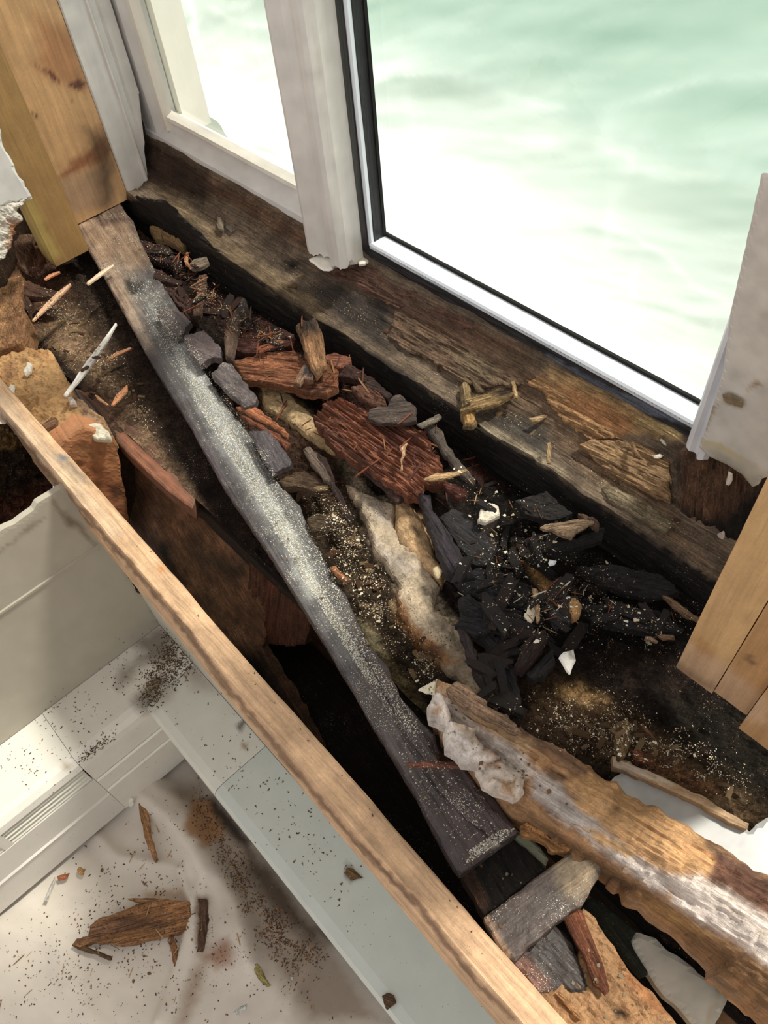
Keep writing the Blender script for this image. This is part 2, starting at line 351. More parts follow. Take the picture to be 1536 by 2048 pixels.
def sweep(name, prof, x0, x1, axis='x', n=60, shear=0., base=(200, 200, 200), paints=(), mat=None, parent=None, jit=0., seed=1, closed=True, smooth=False, sub=.006, ends=True, gx=20, gy=150, endcut=None, var=.1, relief=0.):
    """constant section pushed along a world axis; prof = list of (a,b) in the two other axes"""
    pr = np.array(prof, float); out = []
    m = len(pr)
    rng_ = range(m) if closed else range(m-1)
    for i in rng_:
        a = pr[i]; b = pr[(i+1) % m]; k = max(1, int(np.hypot(*(b-a))/sub)); out.append(a+(b-a)*(np.arange(k)/k)[:, None])
    if not closed: out.append(pr[-1:])
    P = np.concatenate(out); m = len(P)
    xs = np.linspace(x0, x1, n+1)
    X = np.repeat(xs, m); A = np.tile(P[:, 0], n+1); B = np.tile(P[:, 1], n+1)
    s = np.tile(np.arange(m)*sub, n+1)
    if jit:
        A = A+jit*fbm(X*9, s*60, seed, 3); B = B+jit*fbm(X*9+40, s*60, seed+9, 3)
    if relief:
        g = -np.abs(fbm(X*gx, s*gy, seed+3, 4))*relief; A = A+g*.7; B = B+g*.7
    if shear: A = A+shear*X
    if endcut is not None: X = X+endcut(X, A, B)
    V = {'x': np.stack([X, A, B], 1), 'y': np.stack([A, X, B], 1), 'z': np.stack([A, B, X], 1)}[axis]
    Fc = []; mm = m if closed else m-1
    i = np.arange(n)[:, None]; j = np.arange(mm)[None, :]; j2 = (j+1) % m
    Fc = np.stack([i*m+j, i*m+j2, (i+1)*m+j2, (i+1)*m+j], -1).reshape(-1, 4).tolist()
    if ends and closed: Fc += [list(range(m))[::-1], [n*m+k for k in range(m)]]
    C = paint(V, base, paints, seed, var)
    U = {'x': (1, 0, 0), 'y': (0, 1, 0), 'z': (0, 0, 1)}[axis]; Nn = {'x': (0, 0, 1), 'y': (0, 0, 1), 'z': (0, -1, 0)}[axis]
    o = mkobj(name, V, Fc, mat, parent, C, smooth, frame(V.mean(0), U, Nn))
    # outward normals
    bm = bmesh.new(); bm.from_mesh(o.data); bmesh.ops.recalc_face_normals(bm, faces=bm.faces); bm.to_mesh(o.data); bm.free()
    return o
def rect(a0, a1, b0, b1): return [(a0, b0), (a1, b0), (a1, b1), (a0, b1)]
def struct(o): o['kind'] = 'structure'; return o

# ================================================================== OUTSIDE
def quad(name, pts, mat, **k):
    return mkobj(name, np.array(pts, float), [[0, 1, 2, 3]], mat)
o = mkobj('ground', [(-14, .95, -1.15), (12, .95, -1.15), (12, 16, -1.15), (-14, 16, -1.15)], [[0, 1, 2, 3]], M_lawn)
tag(o, 'grass fading into pale gravel next to the house, seen blurred through the plastic sheeting', 'ground', kind='structure')

# plastic sheeting hung outside both panes
def sheet():
    x0, x1, z0, z1 = -2.3, 1.15, -.5, 2.4; nx, nz = 430, 350
    X, Z = np.meshgrid(np.linspace(x0, x1, nx), np.linspace(z0, z1, nz), indexing='ij'); X = X.ravel(); Z = Z.ravel()
    sag = fbm(X*1.6+Z*1.2, Z*8-X*3.2, 5, 4)
    fold = -np.abs(fbm(X*1.5+Z*2, Z*5-X*2.2, 12, 2))
    Y = 1.03+.020*sag+.004*fbm(X*2.0+Z*1.5, Z*16-X*7, 25, 4)+.03*fold+.22*np.clip((.5-Z)/.6, 0, 2)**1.4
    P = np.stack([X, Y, Z], 1)
    st = fbm(X*2.0+Z*1.5, Z*16-X*7, 25, 4); st2 = fbm(X*14-Z*3, Z*3-X*2, 31, 3)
    dens = .27+.55*np.clip((.5-Z)/.42, 0, 1)**1.3*np.clip((-.1-X)/.9, .12, 1)+.22*np.clip(1-np.abs(fold)*8, 0, 1)**2*(.5+st2)+.38*np.clip(st-.12, 0, 1)+.2*np.clip(st2-.2, 0, 1)*np.clip((.6-Z)/.5, 0, 1)  # extra density lower left and along folds paints in the white glow
    C = np.repeat(np.clip(dens, .1, .9)[:, None], 3, 1)
    i = np.arange(nx-1)[:, None]; j = np.arange(nz-1)[None]; Fc = np.stack([i*nz+j, (i+1)*nz+j, (i+1)*nz+j+1, i*nz+j+1], -1).reshape(-1, 4)
    o = mkobj('plastic_sheet', P, Fc, M_sheet, None, C, True)
    tag(o, 'wrinkled translucent plastic sheeting hung outside behind both window panes', 'plastic sheet')
sheet()

# ================================================================== WINDOW AND WALLS
white = (226, 224, 222)
# walls around (window wall, outer plane)
struct(sweep('wall_back', rect(-.27, -.07, .80, .94), .26, 2.4, 'z', n=4, base=(215, 208, 198), mat=M_wall, sub=.5))  # narrow pier; unseen opening to its right added to let sunlight in
struct(sweep('wall_back', rect(1.0, 1.6, .80, .94), .13, 2.4, 'z', n=4, base=(215, 208, 198), mat=M_wall, sub=.5))
struct(sweep('wall_back', rect(-3.4, -1.95, .86, .94), -.1, 2.4, 'z', n=4, base=(215, 208, 198), mat=M_wall, sub=.5))
struct(sweep('wall_back', rect(.83, .94, 2.2, 2.4), -1.95, 1.6, 'x', n=4, base=(215, 208, 198), mat=M_wall, sub=.5))
struct(sweep('wall_back', rect(.81, .94, -.918, .13), -.26, 1.6, 'x', n=4, base=(60, 40, 28), mat=M_sill, sub=.5))
# left pane: painted sash
W1 = struct(empty('window_1', (-1.55, .88, .07)))
def rail(prof, x0, x1, name='window_frame', par=None, **k): return sweep(name, prof, x0, x1, 'x', n=90, mat=M_paint, parent=par, base=k.pop('base', white), jit=.0008, sub=.004, **k)
rail([(.862, .064), (.858, .072), (.858, .098), (.868, .104), (.872, .112), (.886, .15), (.91, .15), (.91, .064)], -1.95, -1.15, par=W1,
     paints=[(q(0, 0, 2, [(600, 550), (1300, 945), (1300, 975), (600, 580)]), (150, 118, 100), 4, .8)])
sweep('window_frame', [(-1.92, .862), (-1.868, .862), (-1.85, .872), (-1.826, .885), (-1.826, .91), (-1.92, .91)], .066, 2.2, 'z', n=60, mat=M_paint, parent=W1, base=white, jit=.0006, sub=.004)
sweep('glazing_bead', [(-1.829, .868), (-1.815, .868), (-1.80, .886), (-1.829, .892)], .12, 2.2, 'z', n=50, mat=M_paint, parent=W1, base=(236, 231, 218), jit=.001, sub=.004)
sweep('glazing_bead', [(.87, .148), (.872, .156), (.888, .166), (.893, .148)], -1.83, -1.2, 'x', n=50, mat=M_paint, parent=W1, base=(236, 231, 218), jit=.001, sub=.004)
mkobj('pane', [(-1.83, .896, .14), (-1.16, .896, .14), (-1.16, .896, 2.2), (-1.83, .896, 2.2)], [[0, 1, 2, 3]], M_glass, W1)
# exterior return beside left pane
struct(sweep('trim_7', rect(-1.86, -1.80, .912, .985), .1, 2.3, 'z', n=4, base=(235, 228, 215), mat=M_paint, sub=.05))
# right pane: bare insulated unit, black sealant and aluminium spacer
W2 = struct(empty('window_2', (-.7, .88, .08)))
sweep('black_sealant', [(.872, .070), (.866, .085), (.866, .106), (.905, .106), (.905, .05), (.885, .05)], -1.085, -.30, 'x', n=220, mat=M_seal, parent=W2, base=(28, 28, 32), jit=.003, sub=.004, relief=.003,
      paints=[(q(936, 700, 2.56, [(400, 20), (700, 180), (1110, 345), (1110, 385), (900, 320), (600, 170), (380, 40)]), (110, 120, 140), 3, .6)])
sweep('black_sealant', [(-1.10, .87), (-1.075, .866), (-1.066, .88), (-1.066, .905), (-1.10, .905)], .05, 2.2, 'z', n=80, mat=M_seal, parent=W2, base=(34, 34, 38), jit=.001, sub=.004)
sweep('spacer_bar', [(.868, .106), (.867, .114), (.870, .118), (.908, .118), (.908, .106)], -1.07, -.30, 'x', n=4, mat=M_spacer, parent=W2, base=white, sub=.05)
sweep('spacer_bar', [(-1.08, .87), (-1.070, .868), (-1.067, .871), (-1.067, .903), (-1.08, .903)], .112, 2.2, 'z', n=4, mat=M_spacer, parent=W2, base=white, sub=.05)
sweep('rubber_gasket', rect(.906, .912, .117, .124), -1.067, -.30, 'x', n=60, mat=M_dark, parent=W2, sub=.01, jit=.0006)
sweep('rubber_gasket', rect(-1.070, -1.063, .902, .909), .118, 2.2, 'z', n=60, mat=M_dark, parent=W2, sub=.01, jit=.0006)
mkobj('pane', [(-1.075, .909, .11), (-.27, .909, .11), (-.27, .909, 2.2), (-1.075, .909, 2.2)], [[0, 1, 2, 3]], M_glass, W2)

# mullion between the panes
def cut_bottom(z0, amp, seed, top):
    def f(X, A, B):
        wgt = np.clip(1-(X-z0)/.012, 0, 1); return wgt*amp*fbm(A*70, B*70, seed, 3)*1.5
    return f
struct(sweep('trim_1', [(-1.203, .86), (-1.2, .808), (-1.192, .80), (-1.182, .797), (-1.172, .803), (-1.16, .81), (-1.14, .812), (-1.122, .806), (-1.112, .797), (-1.098, .796), (-1.088, .80), (-1.084, .82), (-1.084, .86)][::1],
      .085, 2.2, 'z', n=160, mat=M_paint, base=(222, 216, 208), jit=.0007, sub=.003, endcut=cut_bottom(.085, .014, 4, 1), smooth=False))
# left casing (jamb face towards the room corner), its foot broken off
def lcut(X, A, B):
    wgt = np.clip(1-(X-(-.05))/.25, 0, 1)
    tgt = np.where(B < .797, -.02+(B-.735)*-.35, -.02+(B-.797)*4.2)+.012*fbm(A*60, B*90, 6, 3)
    return wgt*(tgt+.05)
struct(sweep('trim_2', [(-1.90, .735), (-1.872, .735), (-1.868, .738), (-1.868, .79), (-1.862, .793), (-1.862, .797), (-1.874, .803), (-1.874, .817), (-1.866, .822), (-1.870, .838), (-1.872, .852), (-1.90, .852)],
      -.05, 2.2, 'z', n=180, mat=M_paint, base=(220, 216, 210), jit=.0012, sub=.004, endcut=lcut))
# casing to the right of the window, split into bead and flat board
def rcut(X, A, B):
    wgt = np.clip(1-(X-.13)/.1, 0, 1); return wgt*(.012*fbm(A*70, B*70, 8, 3)+(.0))
struct(sweep('trim_3', [(-.306, .86), (-.306, .806), (-.302, .80), (-.296, .798), (-.290, .804), (-.286, .804), (-.280, .796), (-.272, .797), (-.268, .806), (-.268, .86)],
      .133, 2.2, 'z', n=120, mat=M_paint, base=(224, 224, 230), jit=.0006, sub=.003, endcut=rcut))
ch = c5((1345, -200), (1300, 130), (1240, 330), (1205, 440), (1190, 455), (1180, 500), (1230, 545), (1320, 585), (1400, 640), (1455, 705), (1485, 690), (1500, 660), (1545, 650), (1900, 700), (2100, -800), (1500, -900))
struct(chunk('trim_4', ch, plane=((-.2, .786, .2), (0, -1, 0)), th=.004, cell=.004, relief=0, rim=.001, rough=.0005, base=(206, 200, 192), mat=M_paint, seed=5,
      paints=[(c5((1175, 500), (1210, 465), (1350, 520), (1480, 590), (1560, 640), (1500, 720), (1440, 720), (1300, 590)), (196, 188, 172), 4), (c5((1240, 520), (1340, 560), (1440, 640), (1500, 650), (1460, 720), (1300, 590)), (120, 112, 100), 12, .5),
              (c5((1310, 230), (1405, 270), (1395, 305), (1300, 270)), (150, 128, 96), 3), (c5((1420, 215), (1450, 170), (1500, 160), (1505, 185), (1450, 190)), (160, 138, 105), 3),
              (c5((1250, 285), (1280, 280), (1255, 340), (1215, 400), (1200, 450), (1190, 450), (1200, 380)), (168, 150, 122), 3), (c5((1200, 455), (1330, 490), (1420, 560), (1400, 575), (1300, 520), (1200, 480)), (196, 184, 150), 3)]))
tag(chunk('paint_flake', c5((1305, 232), (1330, 222), (1405, 262), (1400, 300), (1360, 285), (1310, 262)), plane=((-.2, .784, .2), (0, -1, -.05)), th=.0015, cell=.002, relief=0, rim=.001, rough=.001, base=(150, 130, 100), mat=M_plaster, seed=61),
    'tan bare patch flake on the flat white board right of the window', 'paint flake')

# left wall far casing
def sd_(o): return struct(o)
sd_(chunk('trim_5', [(-220, -60), (-30, 200), (0, 262), (12, 300), (40, 352), (56, 380), (64, 400), (40, 402), (20, 408), (0, 415), (-200, 380)], plane=((-1.7, .45, .2), (1, 0, 0)), th=.03, cell=.005, relief=0, rim=.003, rough=.003, base=(222, 220, 214), mat=M_paint, seed=6))
tag(chunk('plaster_piece', q(0, 350, 3.72, [(-200, 140), (0, 210), (60, 195), (130, 185), (235, 130), (240, 175), (190, 215), (140, 260), (170, 345), (110, 420), (70, 545), (40, 620), (0, 640), (-200, 640)]), plane=((-1.68, .4, .1), (1, 0, .25)), th=.02, cell=.003, relief=.004, rim=.004, rough=.004, gx=60, gy=60, base=(214, 206, 190), mat=M_plaster, seed=7,
    paints=[(q(0, 350, 3.72, [(60, 340), (190, 350), (150, 480), (100, 620), (60, 560)]), (190, 130, 85), 8)], lumps=.006),
    'crumbled white plaster below the white trim at the far left edge', 'plaster')

# ================================================================== ROTTEN SILL
sill_p = [
 (q(0, 0, 2, [(560, 690), (800, 700), (1000, 780), (1330, 990), (1290, 1020), (1100, 940), (960, 840), (800, 760), (600, 720)]), (104, 74, 52), 12),
 (q(0, 0, 2, [(560, 560), (640, 570), (830, 690), (840, 800), (640, 760), (570, 660)]), (66, 46, 34), 12),
 (q(0, 0, 2, [(610, 750), (700, 790), (900, 960), (1050, 1060), (1300, 1230), (1290, 1290), (1000, 1100), (700, 870)]), (128, 104, 72), 14, .8),
 (c4((430, 90), (700, 80), (900, 200), (1150, 330), (1536, 500), (1536, 640), (1300, 690), (1100, 600), (860, 300), (700, 200), (560, 140)), (112, 82, 62), 8),
 (c4((560, 170), (860, 270), (830, 440), (900, 520), (760, 480), (600, 380), (400, 200)), (66, 56, 50), 14),
 (c4((300, 60), (390, 50), (370, 110), (320, 110)), (22, 18, 16), 8),
 (c5((0, 0), (300, 0), (420, 160), (520, 420), (1030, 560), (1020, 760), (1150, 1000), (1300, 1190), (1000, 950), (600, 640), (300, 360), (0, 200)), (124, 98, 74), 12),
 (c5((60, 310), (250, 330), (420, 400), (420, 560), (330, 520), (100, 370)), (78, 70, 62), 12),
 (c5((400, 90), (560, 140), (840, 290), (960, 340), (1110, 400), (1080, 470), (960, 420), (840, 430), (640, 400), (480, 300)), (190, 150, 95), 8),
 (c5((400, 180), (560, 200), (700, 270), (850, 370), (830, 430), (640, 450), (520, 340)), (186, 126, 72), 10),
 (c5((560, 480), (700, 460), (860, 480), (1030, 580), (1020, 780), (900, 730), (700, 620)), (150, 110, 66), 8),
 (c5((680, 690), (820, 740), (1020, 860), (1040, 900), (1010, 930), (820, 830), (700, 740)), (150, 134, 104), 8),
 (c5((850, 360), (1050, 360), (1100, 420), (1040, 470), (1000, 420), (900, 410)), (188, 158, 106), 6),
 (c5((940, 380), (1040, 380), (1050, 420), (960, 440)), (200, 170, 110), 6),
 (c5((0, 372), (120, 440), (330, 545), (500, 650), (480, 620), (330, 520), (100, 395), (20, 350)), (190, 172, 140), 8, .8),
]
def sillprof():
    return [(.735, -.095), (.733, -.02), (.735, -.003), (.742, 0), (.782, .0), (.80, .008), (.824, .03), (.842, .058), (.852, .072), (.858, .088), (.88, .092), (.88, -.12), (.735, -.12)]
sill = sweep('window_sill', sillprof(), -2.02, .35, 'x', n=640, base=(122, 102, 82), paints=[(q(0, 0, 1, [(200, 395), (330, 400), (450, 512), (760, 715), (1050, 912), (1300, 1078), (1460, 1180), (1500, 1320), (1380, 1260), (1100, 1040), (760, 820), (430, 590), (200, 430)]), (30, 24, 21), 3)]+sill_p[:0]+sill_p, mat=M_sill, jit=.006, sub=.0045, relief=.012, seed=3, gx=10, gy=120, var=.3)
struct(sill)
front = q(0, 0, 1, [(180, 372), (300, 388), (330, 398), (450, 510), (760, 716), (1050, 910), (1300, 1078), (1470, 1185), (1500, 1320), (1380, 1260), (1100, 1050), (760, 830), (430, 600), (180, 440)])
# the sill plank layer that has lifted off the riser
def named(name, label, cat, *a, **k):
    g = k.pop('group', None); return tag(chunk(name, *a, **k), label, cat, g)
RISER = ((0, .80, .012), (0, -.62, .78))
named('rotten_board', 'wide brown rotten board lying on the sill below the right pane', 'rotten wood',
      c4((865, 285), (960, 270), (1100, 300), (1300, 390), (1536, 500), (1640, 560), (1700, 640), (1600, 700), (1400, 690), (1290, 705), (1210, 668), (1090, 592), (1010, 532), (930, 510), (830, 445), (850, 350)), plane=((-.85, .80, .024), (0, -.55, .83)), th=.016, grain=c4((850, 300), (1536, 690)), relief=.005, gx=12, gy=140, base=(126, 98, 74), seed=21, cell=.003,
      paints=[(c4((950, 280), (1200, 370), (1536, 520), (1536, 600), (1200, 450)), (92, 58, 48), 12, .7), (c4((1180, 520), (1350, 560), (1400, 660), (1230, 640)), (140, 122, 90), 14, .6)], rough=.004)
named('rotten_board', 'reddish brown rotten layer just under the foot of the white mullion', 'rotten wood',
      c4((560, 90), (740, 80), (960, 200), (1180, 330), (1300, 400), (1200, 400), (1000, 300), (870, 290), (700, 220), (590, 150), (545, 140)), plane=((-1.05, .83, .05), (0, -.8, .6)), th=.012, relief=.004, gx=14, gy=130, grain=c4((560, 90), (1180, 380)), base=(122, 86, 68), seed=22, cell=.003, rough=.004)
named('rotten_board', 'golden brown split wood block against the dark post at the sill end', 'rotten wood',
      c5((560, 480), (640, 455), (850, 470), (1030, 570), (1026, 640), (1030, 780), (960, 760), (900, 725), (740, 640), (650, 570)), plane=((-.4, .80, .03), (0, -.6, .8)), th=.02, grain=c5((560, 480), (1025, 700)), relief=.005, gx=10, gy=170, base=(172, 134, 90), seed=23, cell=.0025, rough=.002)
named('rotten_board', 'orange tan rotten lump of sill under the right pane corner', 'rotten wood',
      c5((395, 90), (540, 130), (700, 200), (850, 290), (960, 350), (1080, 400), (1110, 430), (1020, 460), (850, 440), (760, 450), (640, 455), (540, 400), (430, 300), (380, 220), (280, 150), (330, 140)), plane=((-.5, .835, .06), (0, -.7, .72)), th=.02, grain=c5((400, 130), (1020, 430)), relief=.006, gx=14, gy=120, base=(196, 146, 92), seed=24, cell=.0028, rough=.004, paints=[(c5((400, 80), (560, 130), (900, 300), (1000, 400), (860, 330), (560, 200)), (190, 158, 110), 8)])
named('rotten_board', 'grey brown splinter strip along the sill edge below the golden block', 'rotten wood',
      c5((690, 690), (760, 700), (900, 770), (1035, 870), (1040, 900), (1010, 930), (900, 860), (760, 780), (700, 730)), z=.008, th=.01, grain=c5((690, 700), (1030, 900)), relief=.003, base=(146, 128, 98), seed=25, cell=.0025)
# dark post stub behind the right casing
named('rotten_post', 'dark brown rotten post foot below the flaking white board', 'post',
      c5((1045, 560), (1120, 520), (1180, 500), (1210, 330), (1540, 400), (1700, 500), (1600, 900), (1420, 1130), (1330, 1100), (1180, 970), (1045, 860), (1030, 700)), plane=((-.25, .80, .07), (0, -1, .05)), th=.03, grain=c5((1150, 560), (1130, 860)), relief=.007, gx=14, gy=90, base=(112, 78, 54), seed=26, cell=.003, rough=.003,
      paints=[(c5((1040, 780), (1200, 850), (1300, 860), (1400, 760), (1540, 700), (1700, 700), (1600, 1200), (1200, 1100), (1030, 900)), (34, 27, 23), 16), (c5((1040, 560), (1100, 540), (1080, 830), (1035, 830)), (110, 92, 76), 6), (c5((1190, 560), (1280, 560), (1240, 860), (1150, 840)), (120, 84, 58), 12, .6), (c5((1430, 690), (1536, 660), (1536, 900), (1420, 900)), (50, 36, 28), 12, .7)])
# black front lip of the sill
named('black_lip_board', 'long charred black board edge facing the debris below the sill', 'board',
      [(214, 386), (330, 404), (450, 520), (760, 722), (1050, 916), (1300, 1084), (1480, 1200), (1500, 1250), (1380, 1225), (1100, 1018), (760, 800), (560, 655), (430, 560), (300, 450), (214, 400)],
      plane=((0, .731, 0), (0, -1, 0)), th=.006, grain=((450, 520), (1300, 1084)), relief=.004, gx=8, gy=160, base=(34, 29, 27), mat=M_black, seed=27, cell=.004, rough=.002,
      paints=[(c5((0, 380), (300, 520), (700, 800), (1000, 1000), (950, 1020), (600, 790), (200, 520)), (50, 38, 32), 14, .5)])

# ================================================================== DEBRIS BED
def bed():
    x0, x1, y0, y1 = -2.05, .42, .30, .735; cell = .0042
    nx = int((x1-x0)/cell); ny = int((y1-y0)/cell)
    X, Y = np.meshgrid(np.linspace(x0, x1, nx), np.linspace(y0, y1, ny), indexing='ij'); X = X.ravel(); Y = Y.ravel()
    z = -.088+.016*fbm(X*11, Y*11, 3, 5)+.012*np.abs(fbm(X*40, Y*60, 9, 3))+.005*fbm(X*120, Y*120, 15, 2)
    smoothy = np.clip((-.78-X)/.1, 0, 1)*np.clip((.47-Y)/.06, 0, 1)
    z = z*(1-smoothy)+(-.10+.003*fbm(X*40, Y*40, 4, 3))*smoothy
    z += -.03*np.clip((Y-.70)/.03, 0, 1)
    P = np.stack([X, Y, z], 1)
    pn = [
     (q(0, 350, 3.72, [(60, 900), (450, 850), (700, 1100), (1200, 2048), (1900, 3000), (1500, 3000), (900, 2100), (640, 1500), (300, 1200), (100, 1000)]), (140, 110, 82), 14),
     (q(0, 350, 3.72, [(120, 400), (400, 640), (520, 760), (560, 900), (430, 1060), (200, 1200), (120, 900)]), (98, 66, 48), 14),
     (q(0, 350, 3.72, [(560, 760), (700, 800), (900, 1100), (1100, 1500), (1400, 1990), (1200, 1990), (940, 1650), (780, 1300), (640, 1000)]), (66, 50, 38), 24, .9),  # dark band along the plank's left edge: its shadow painted in
     (q(0, 350, 3.72, [(620, 1560), (780, 1600), (860, 1700), (1000, 1900), (860, 1850), (700, 1700)]), (70, 46, 34), 12, .8),
     (q(0, 350, 3.72, [(1000, 420), (1100, 330), (1330, 440), (1400, 560), (1250, 520), (1100, 470)]), (140, 112, 66), 8),
     (c4((100, 200), (360, 360), (640, 520), (800, 640), (980, 760), (1100, 1000), (800, 1000), (500, 700), (100, 600), (-200, 0)), (58, 34, 28), 20),
     (c4((0, 780), (260, 1120), (400, 1330), (520, 1536), (800, 1536), (700, 1250), (560, 1000), (400, 900), (200, 700)), (72, 50, 36), 20),
     (c4((180, 690), (280, 680), (420, 820), (520, 940), (560, 1030), (470, 980), (330, 880), (200, 800)), (196, 162, 112), 8),
     (c4((560, 1030), (650, 1080), (700, 1140), (740, 1260), (850, 1290), (1010, 1420), (1100, 1536), (740, 1536), (680, 1300), (600, 1130)), (168, 146, 118), 8),
     (c4((860, 1290), (920, 1280), (1040, 1400), (1060, 1536), (900, 1536), (860, 1400)), (196, 158, 110), 10),
     (c8((400, 0), (700, 0), (760, 200), (900, 500), (1100, 800), (1160, 920), (1050, 960), (900, 900), (720, 740), (560, 420), (440, 260)), (66, 52, 38), 18),
     (c8((690, 0), (850, 0), (860, 120), (1000, 250), (1090, 300), (1070, 430), (1130, 560), (1210, 640), (1300, 800), (1400, 1040), (1250, 960), (1100, 830), (980, 700), (880, 560), (880, 420), (760, 280)), (186, 164, 134), 8),
     (c8((880, 480), (960, 620), (1060, 720), (1190, 830), (1120, 860), (980, 760), (880, 600)), (170, 112, 50), 8),
     (c8((740, 650), (830, 780), (980, 960), (1080, 1180), (1060, 1230), (900, 1080), (720, 720)), (104, 88, 56), 8),
     (c8((690, 620), (760, 650), (830, 800), (740, 760)), (190, 172, 130), 8),
     (c5((-100, 380), (300, 560), (800, 900), (1290, 1250), (1300, 1500), (1050, 1536), (500, 1536), (0, 1300), (-50, 700)), (32, 27, 24), 20),
     (c5((220, 980), (260, 980), (310, 1070), (440, 1180), (450, 1230), (390, 1260), (360, 1200), (290, 1110)), (176, 132, 76), 5),
     (c5((0, 480), (200, 640), (200, 720), (0, 640)), (76, 44, 34), 14, .8),
     (c6((300, 460), (460, 380), (620, 440), (760, 540), (900, 640), (1200, 800), (1500, 1000), (1536, 1200), (1000, 980), (600, 800), (330, 640)), (96, 74, 48), 22),
     (c6((450, 440), (560, 430), (720, 500), (740, 560), (640, 550), (480, 500)), (172, 134, 82), 10),
     (c6((300, 540), (540, 560), (760, 640), (760, 790), (600, 800), (330, 640)), (78, 58, 44), 20, .8),
     (c6((840, 760), (1000, 800), (1300, 980), (1200, 1000), (900, 860)), (130, 84, 50), 14, .7),
     (c6((950, 480), (1536, 560), (1700, 1000), (1400, 1000), (1050, 700)), (38, 34, 26), 24, .8),  # shadow below the cut studs painted into the bed
    ]
    C = paint(P, (44, 32, 26), pn, 5, .35)
    i = np.arange(nx-1)[:, None]; j = np.arange(ny-1)[None]; Fc = np.stack([i*ny+j, (i+1)*ny+j, (i+1)*ny+j+1, i*ny+j+1], -1).reshape(-1, 4)
    o = mkobj('rotten_debris_bed', P, Fc, M_dirt, None, C, False)
    tag(o, 'damp dark layer of crumbled rotten wood filling the opened sill cavity', 'debris', kind='stuff')
bed()
struct(sweep('trim_6', rect(.30, .735, -.18, -.125), -2.05, .42, 'x', n=10, base=(40, 30, 24), mat=M_sill, sub=.05))

# ================================================================== ROOM BELOW
FZ = -.918; HZ = -.59; WX = -1.134; WY = .146
struct(sweep('floor', rect(-2.5, 3.0, FZ-.03, FZ-.012), -3.0, 1.6, 'y', n=2, base=(120, 100, 80), mat=M_clean, sub=2)) if False else None
fl = mkobj('floor', [(-1.3, -2.2, FZ-.012), (1.6, -2.2, FZ-.012), (1.6, .5, FZ-.012), (-1.3, .5, FZ-.012)], [[0, 1, 2, 3]], M_clean, None, np.tile(lin((120, 96, 70)), (4, 1))); struct(fl)
struct(sweep('wall_front', rect(WY, WY+.018, FZ, -.22), WX, 1.6, 'x', n=60, base=(196, 190, 176), mat=M_wall, sub=.03))
def wl_cut():
    pts = [(-400, 1230), (0, 1065), (30, 1045), (60, 1015), (100, 990), (118, 978), (142, 964), (178, 1022), (236, 1114), (320, 1250), (392, 1366), (300, 1450), (-400, 2100)]
    return pts
struct(chunk('wall_left', wl_cut(), plane=((WX, 0, 0), (1, 0, 0)), th=.015, cell=.007, relief=0, rim=.001, rough=.006, step=.013, base=(176, 168, 150), mat=M_wall, seed=31, var=.05,
    paints=[(q(0, 850, 4.655, [(-100, 1180), (0, 1150), (120, 1070), (260, 940), (400, 850), (440, 845), (300, 960), (140, 1090), (0, 1190)]), (120, 100, 72), 3, .6), (q(0, 850, 4.655, [(480, 690), (560, 790), (680, 880), (780, 960), (900, 1130), (870, 1130), (740, 970), (640, 930), (540, 800)]), (96, 80, 50), 6, .8)]))
# groove in the wainscot: a shallow V strip
sweep_g = sweep('panel_groove', [(WX+.0002, -.232), (WX+.003, -.2345), (WX+.003, -.240), (WX+.0002, -.243)], -1.5, .14, 'y', n=40, base=(172, 164, 146), mat=M_wall, sub=.003); struct(sweep_g); sweep_g.name = 'trim_8'
# bare dark fibres where the wall top is gone
named('rotten_sheathing', 'dark brown fibrous rotten sheathing exposed above the white wainscot', 'rotten wood',
      [(-300, 850), (-20, 840), (10, 850), (60, 880), (110, 930), (112, 985), (95, 990), (100, 1040), (60, 1090), (0, 1130), (-60, 1170), (-300, 1300)],
      plane=((-1.42, .1, -.1), (1, 0, .25)), th=.02, relief=.006, gx=60, gy=60, base=(52, 36, 24), seed=32, cell=.003, rough=.008, mat=M_dirt, lumps=.01,
      paints=[([(0, 1000), (100, 960), (110, 1000), (0, 1080), (-300, 1200), (-300, 1100)], (92, 52, 34), 12), ([(-10, 840), (30, 870), (40, 890), (20, 900), (-10, 895)], (120, 88, 46), 5)])

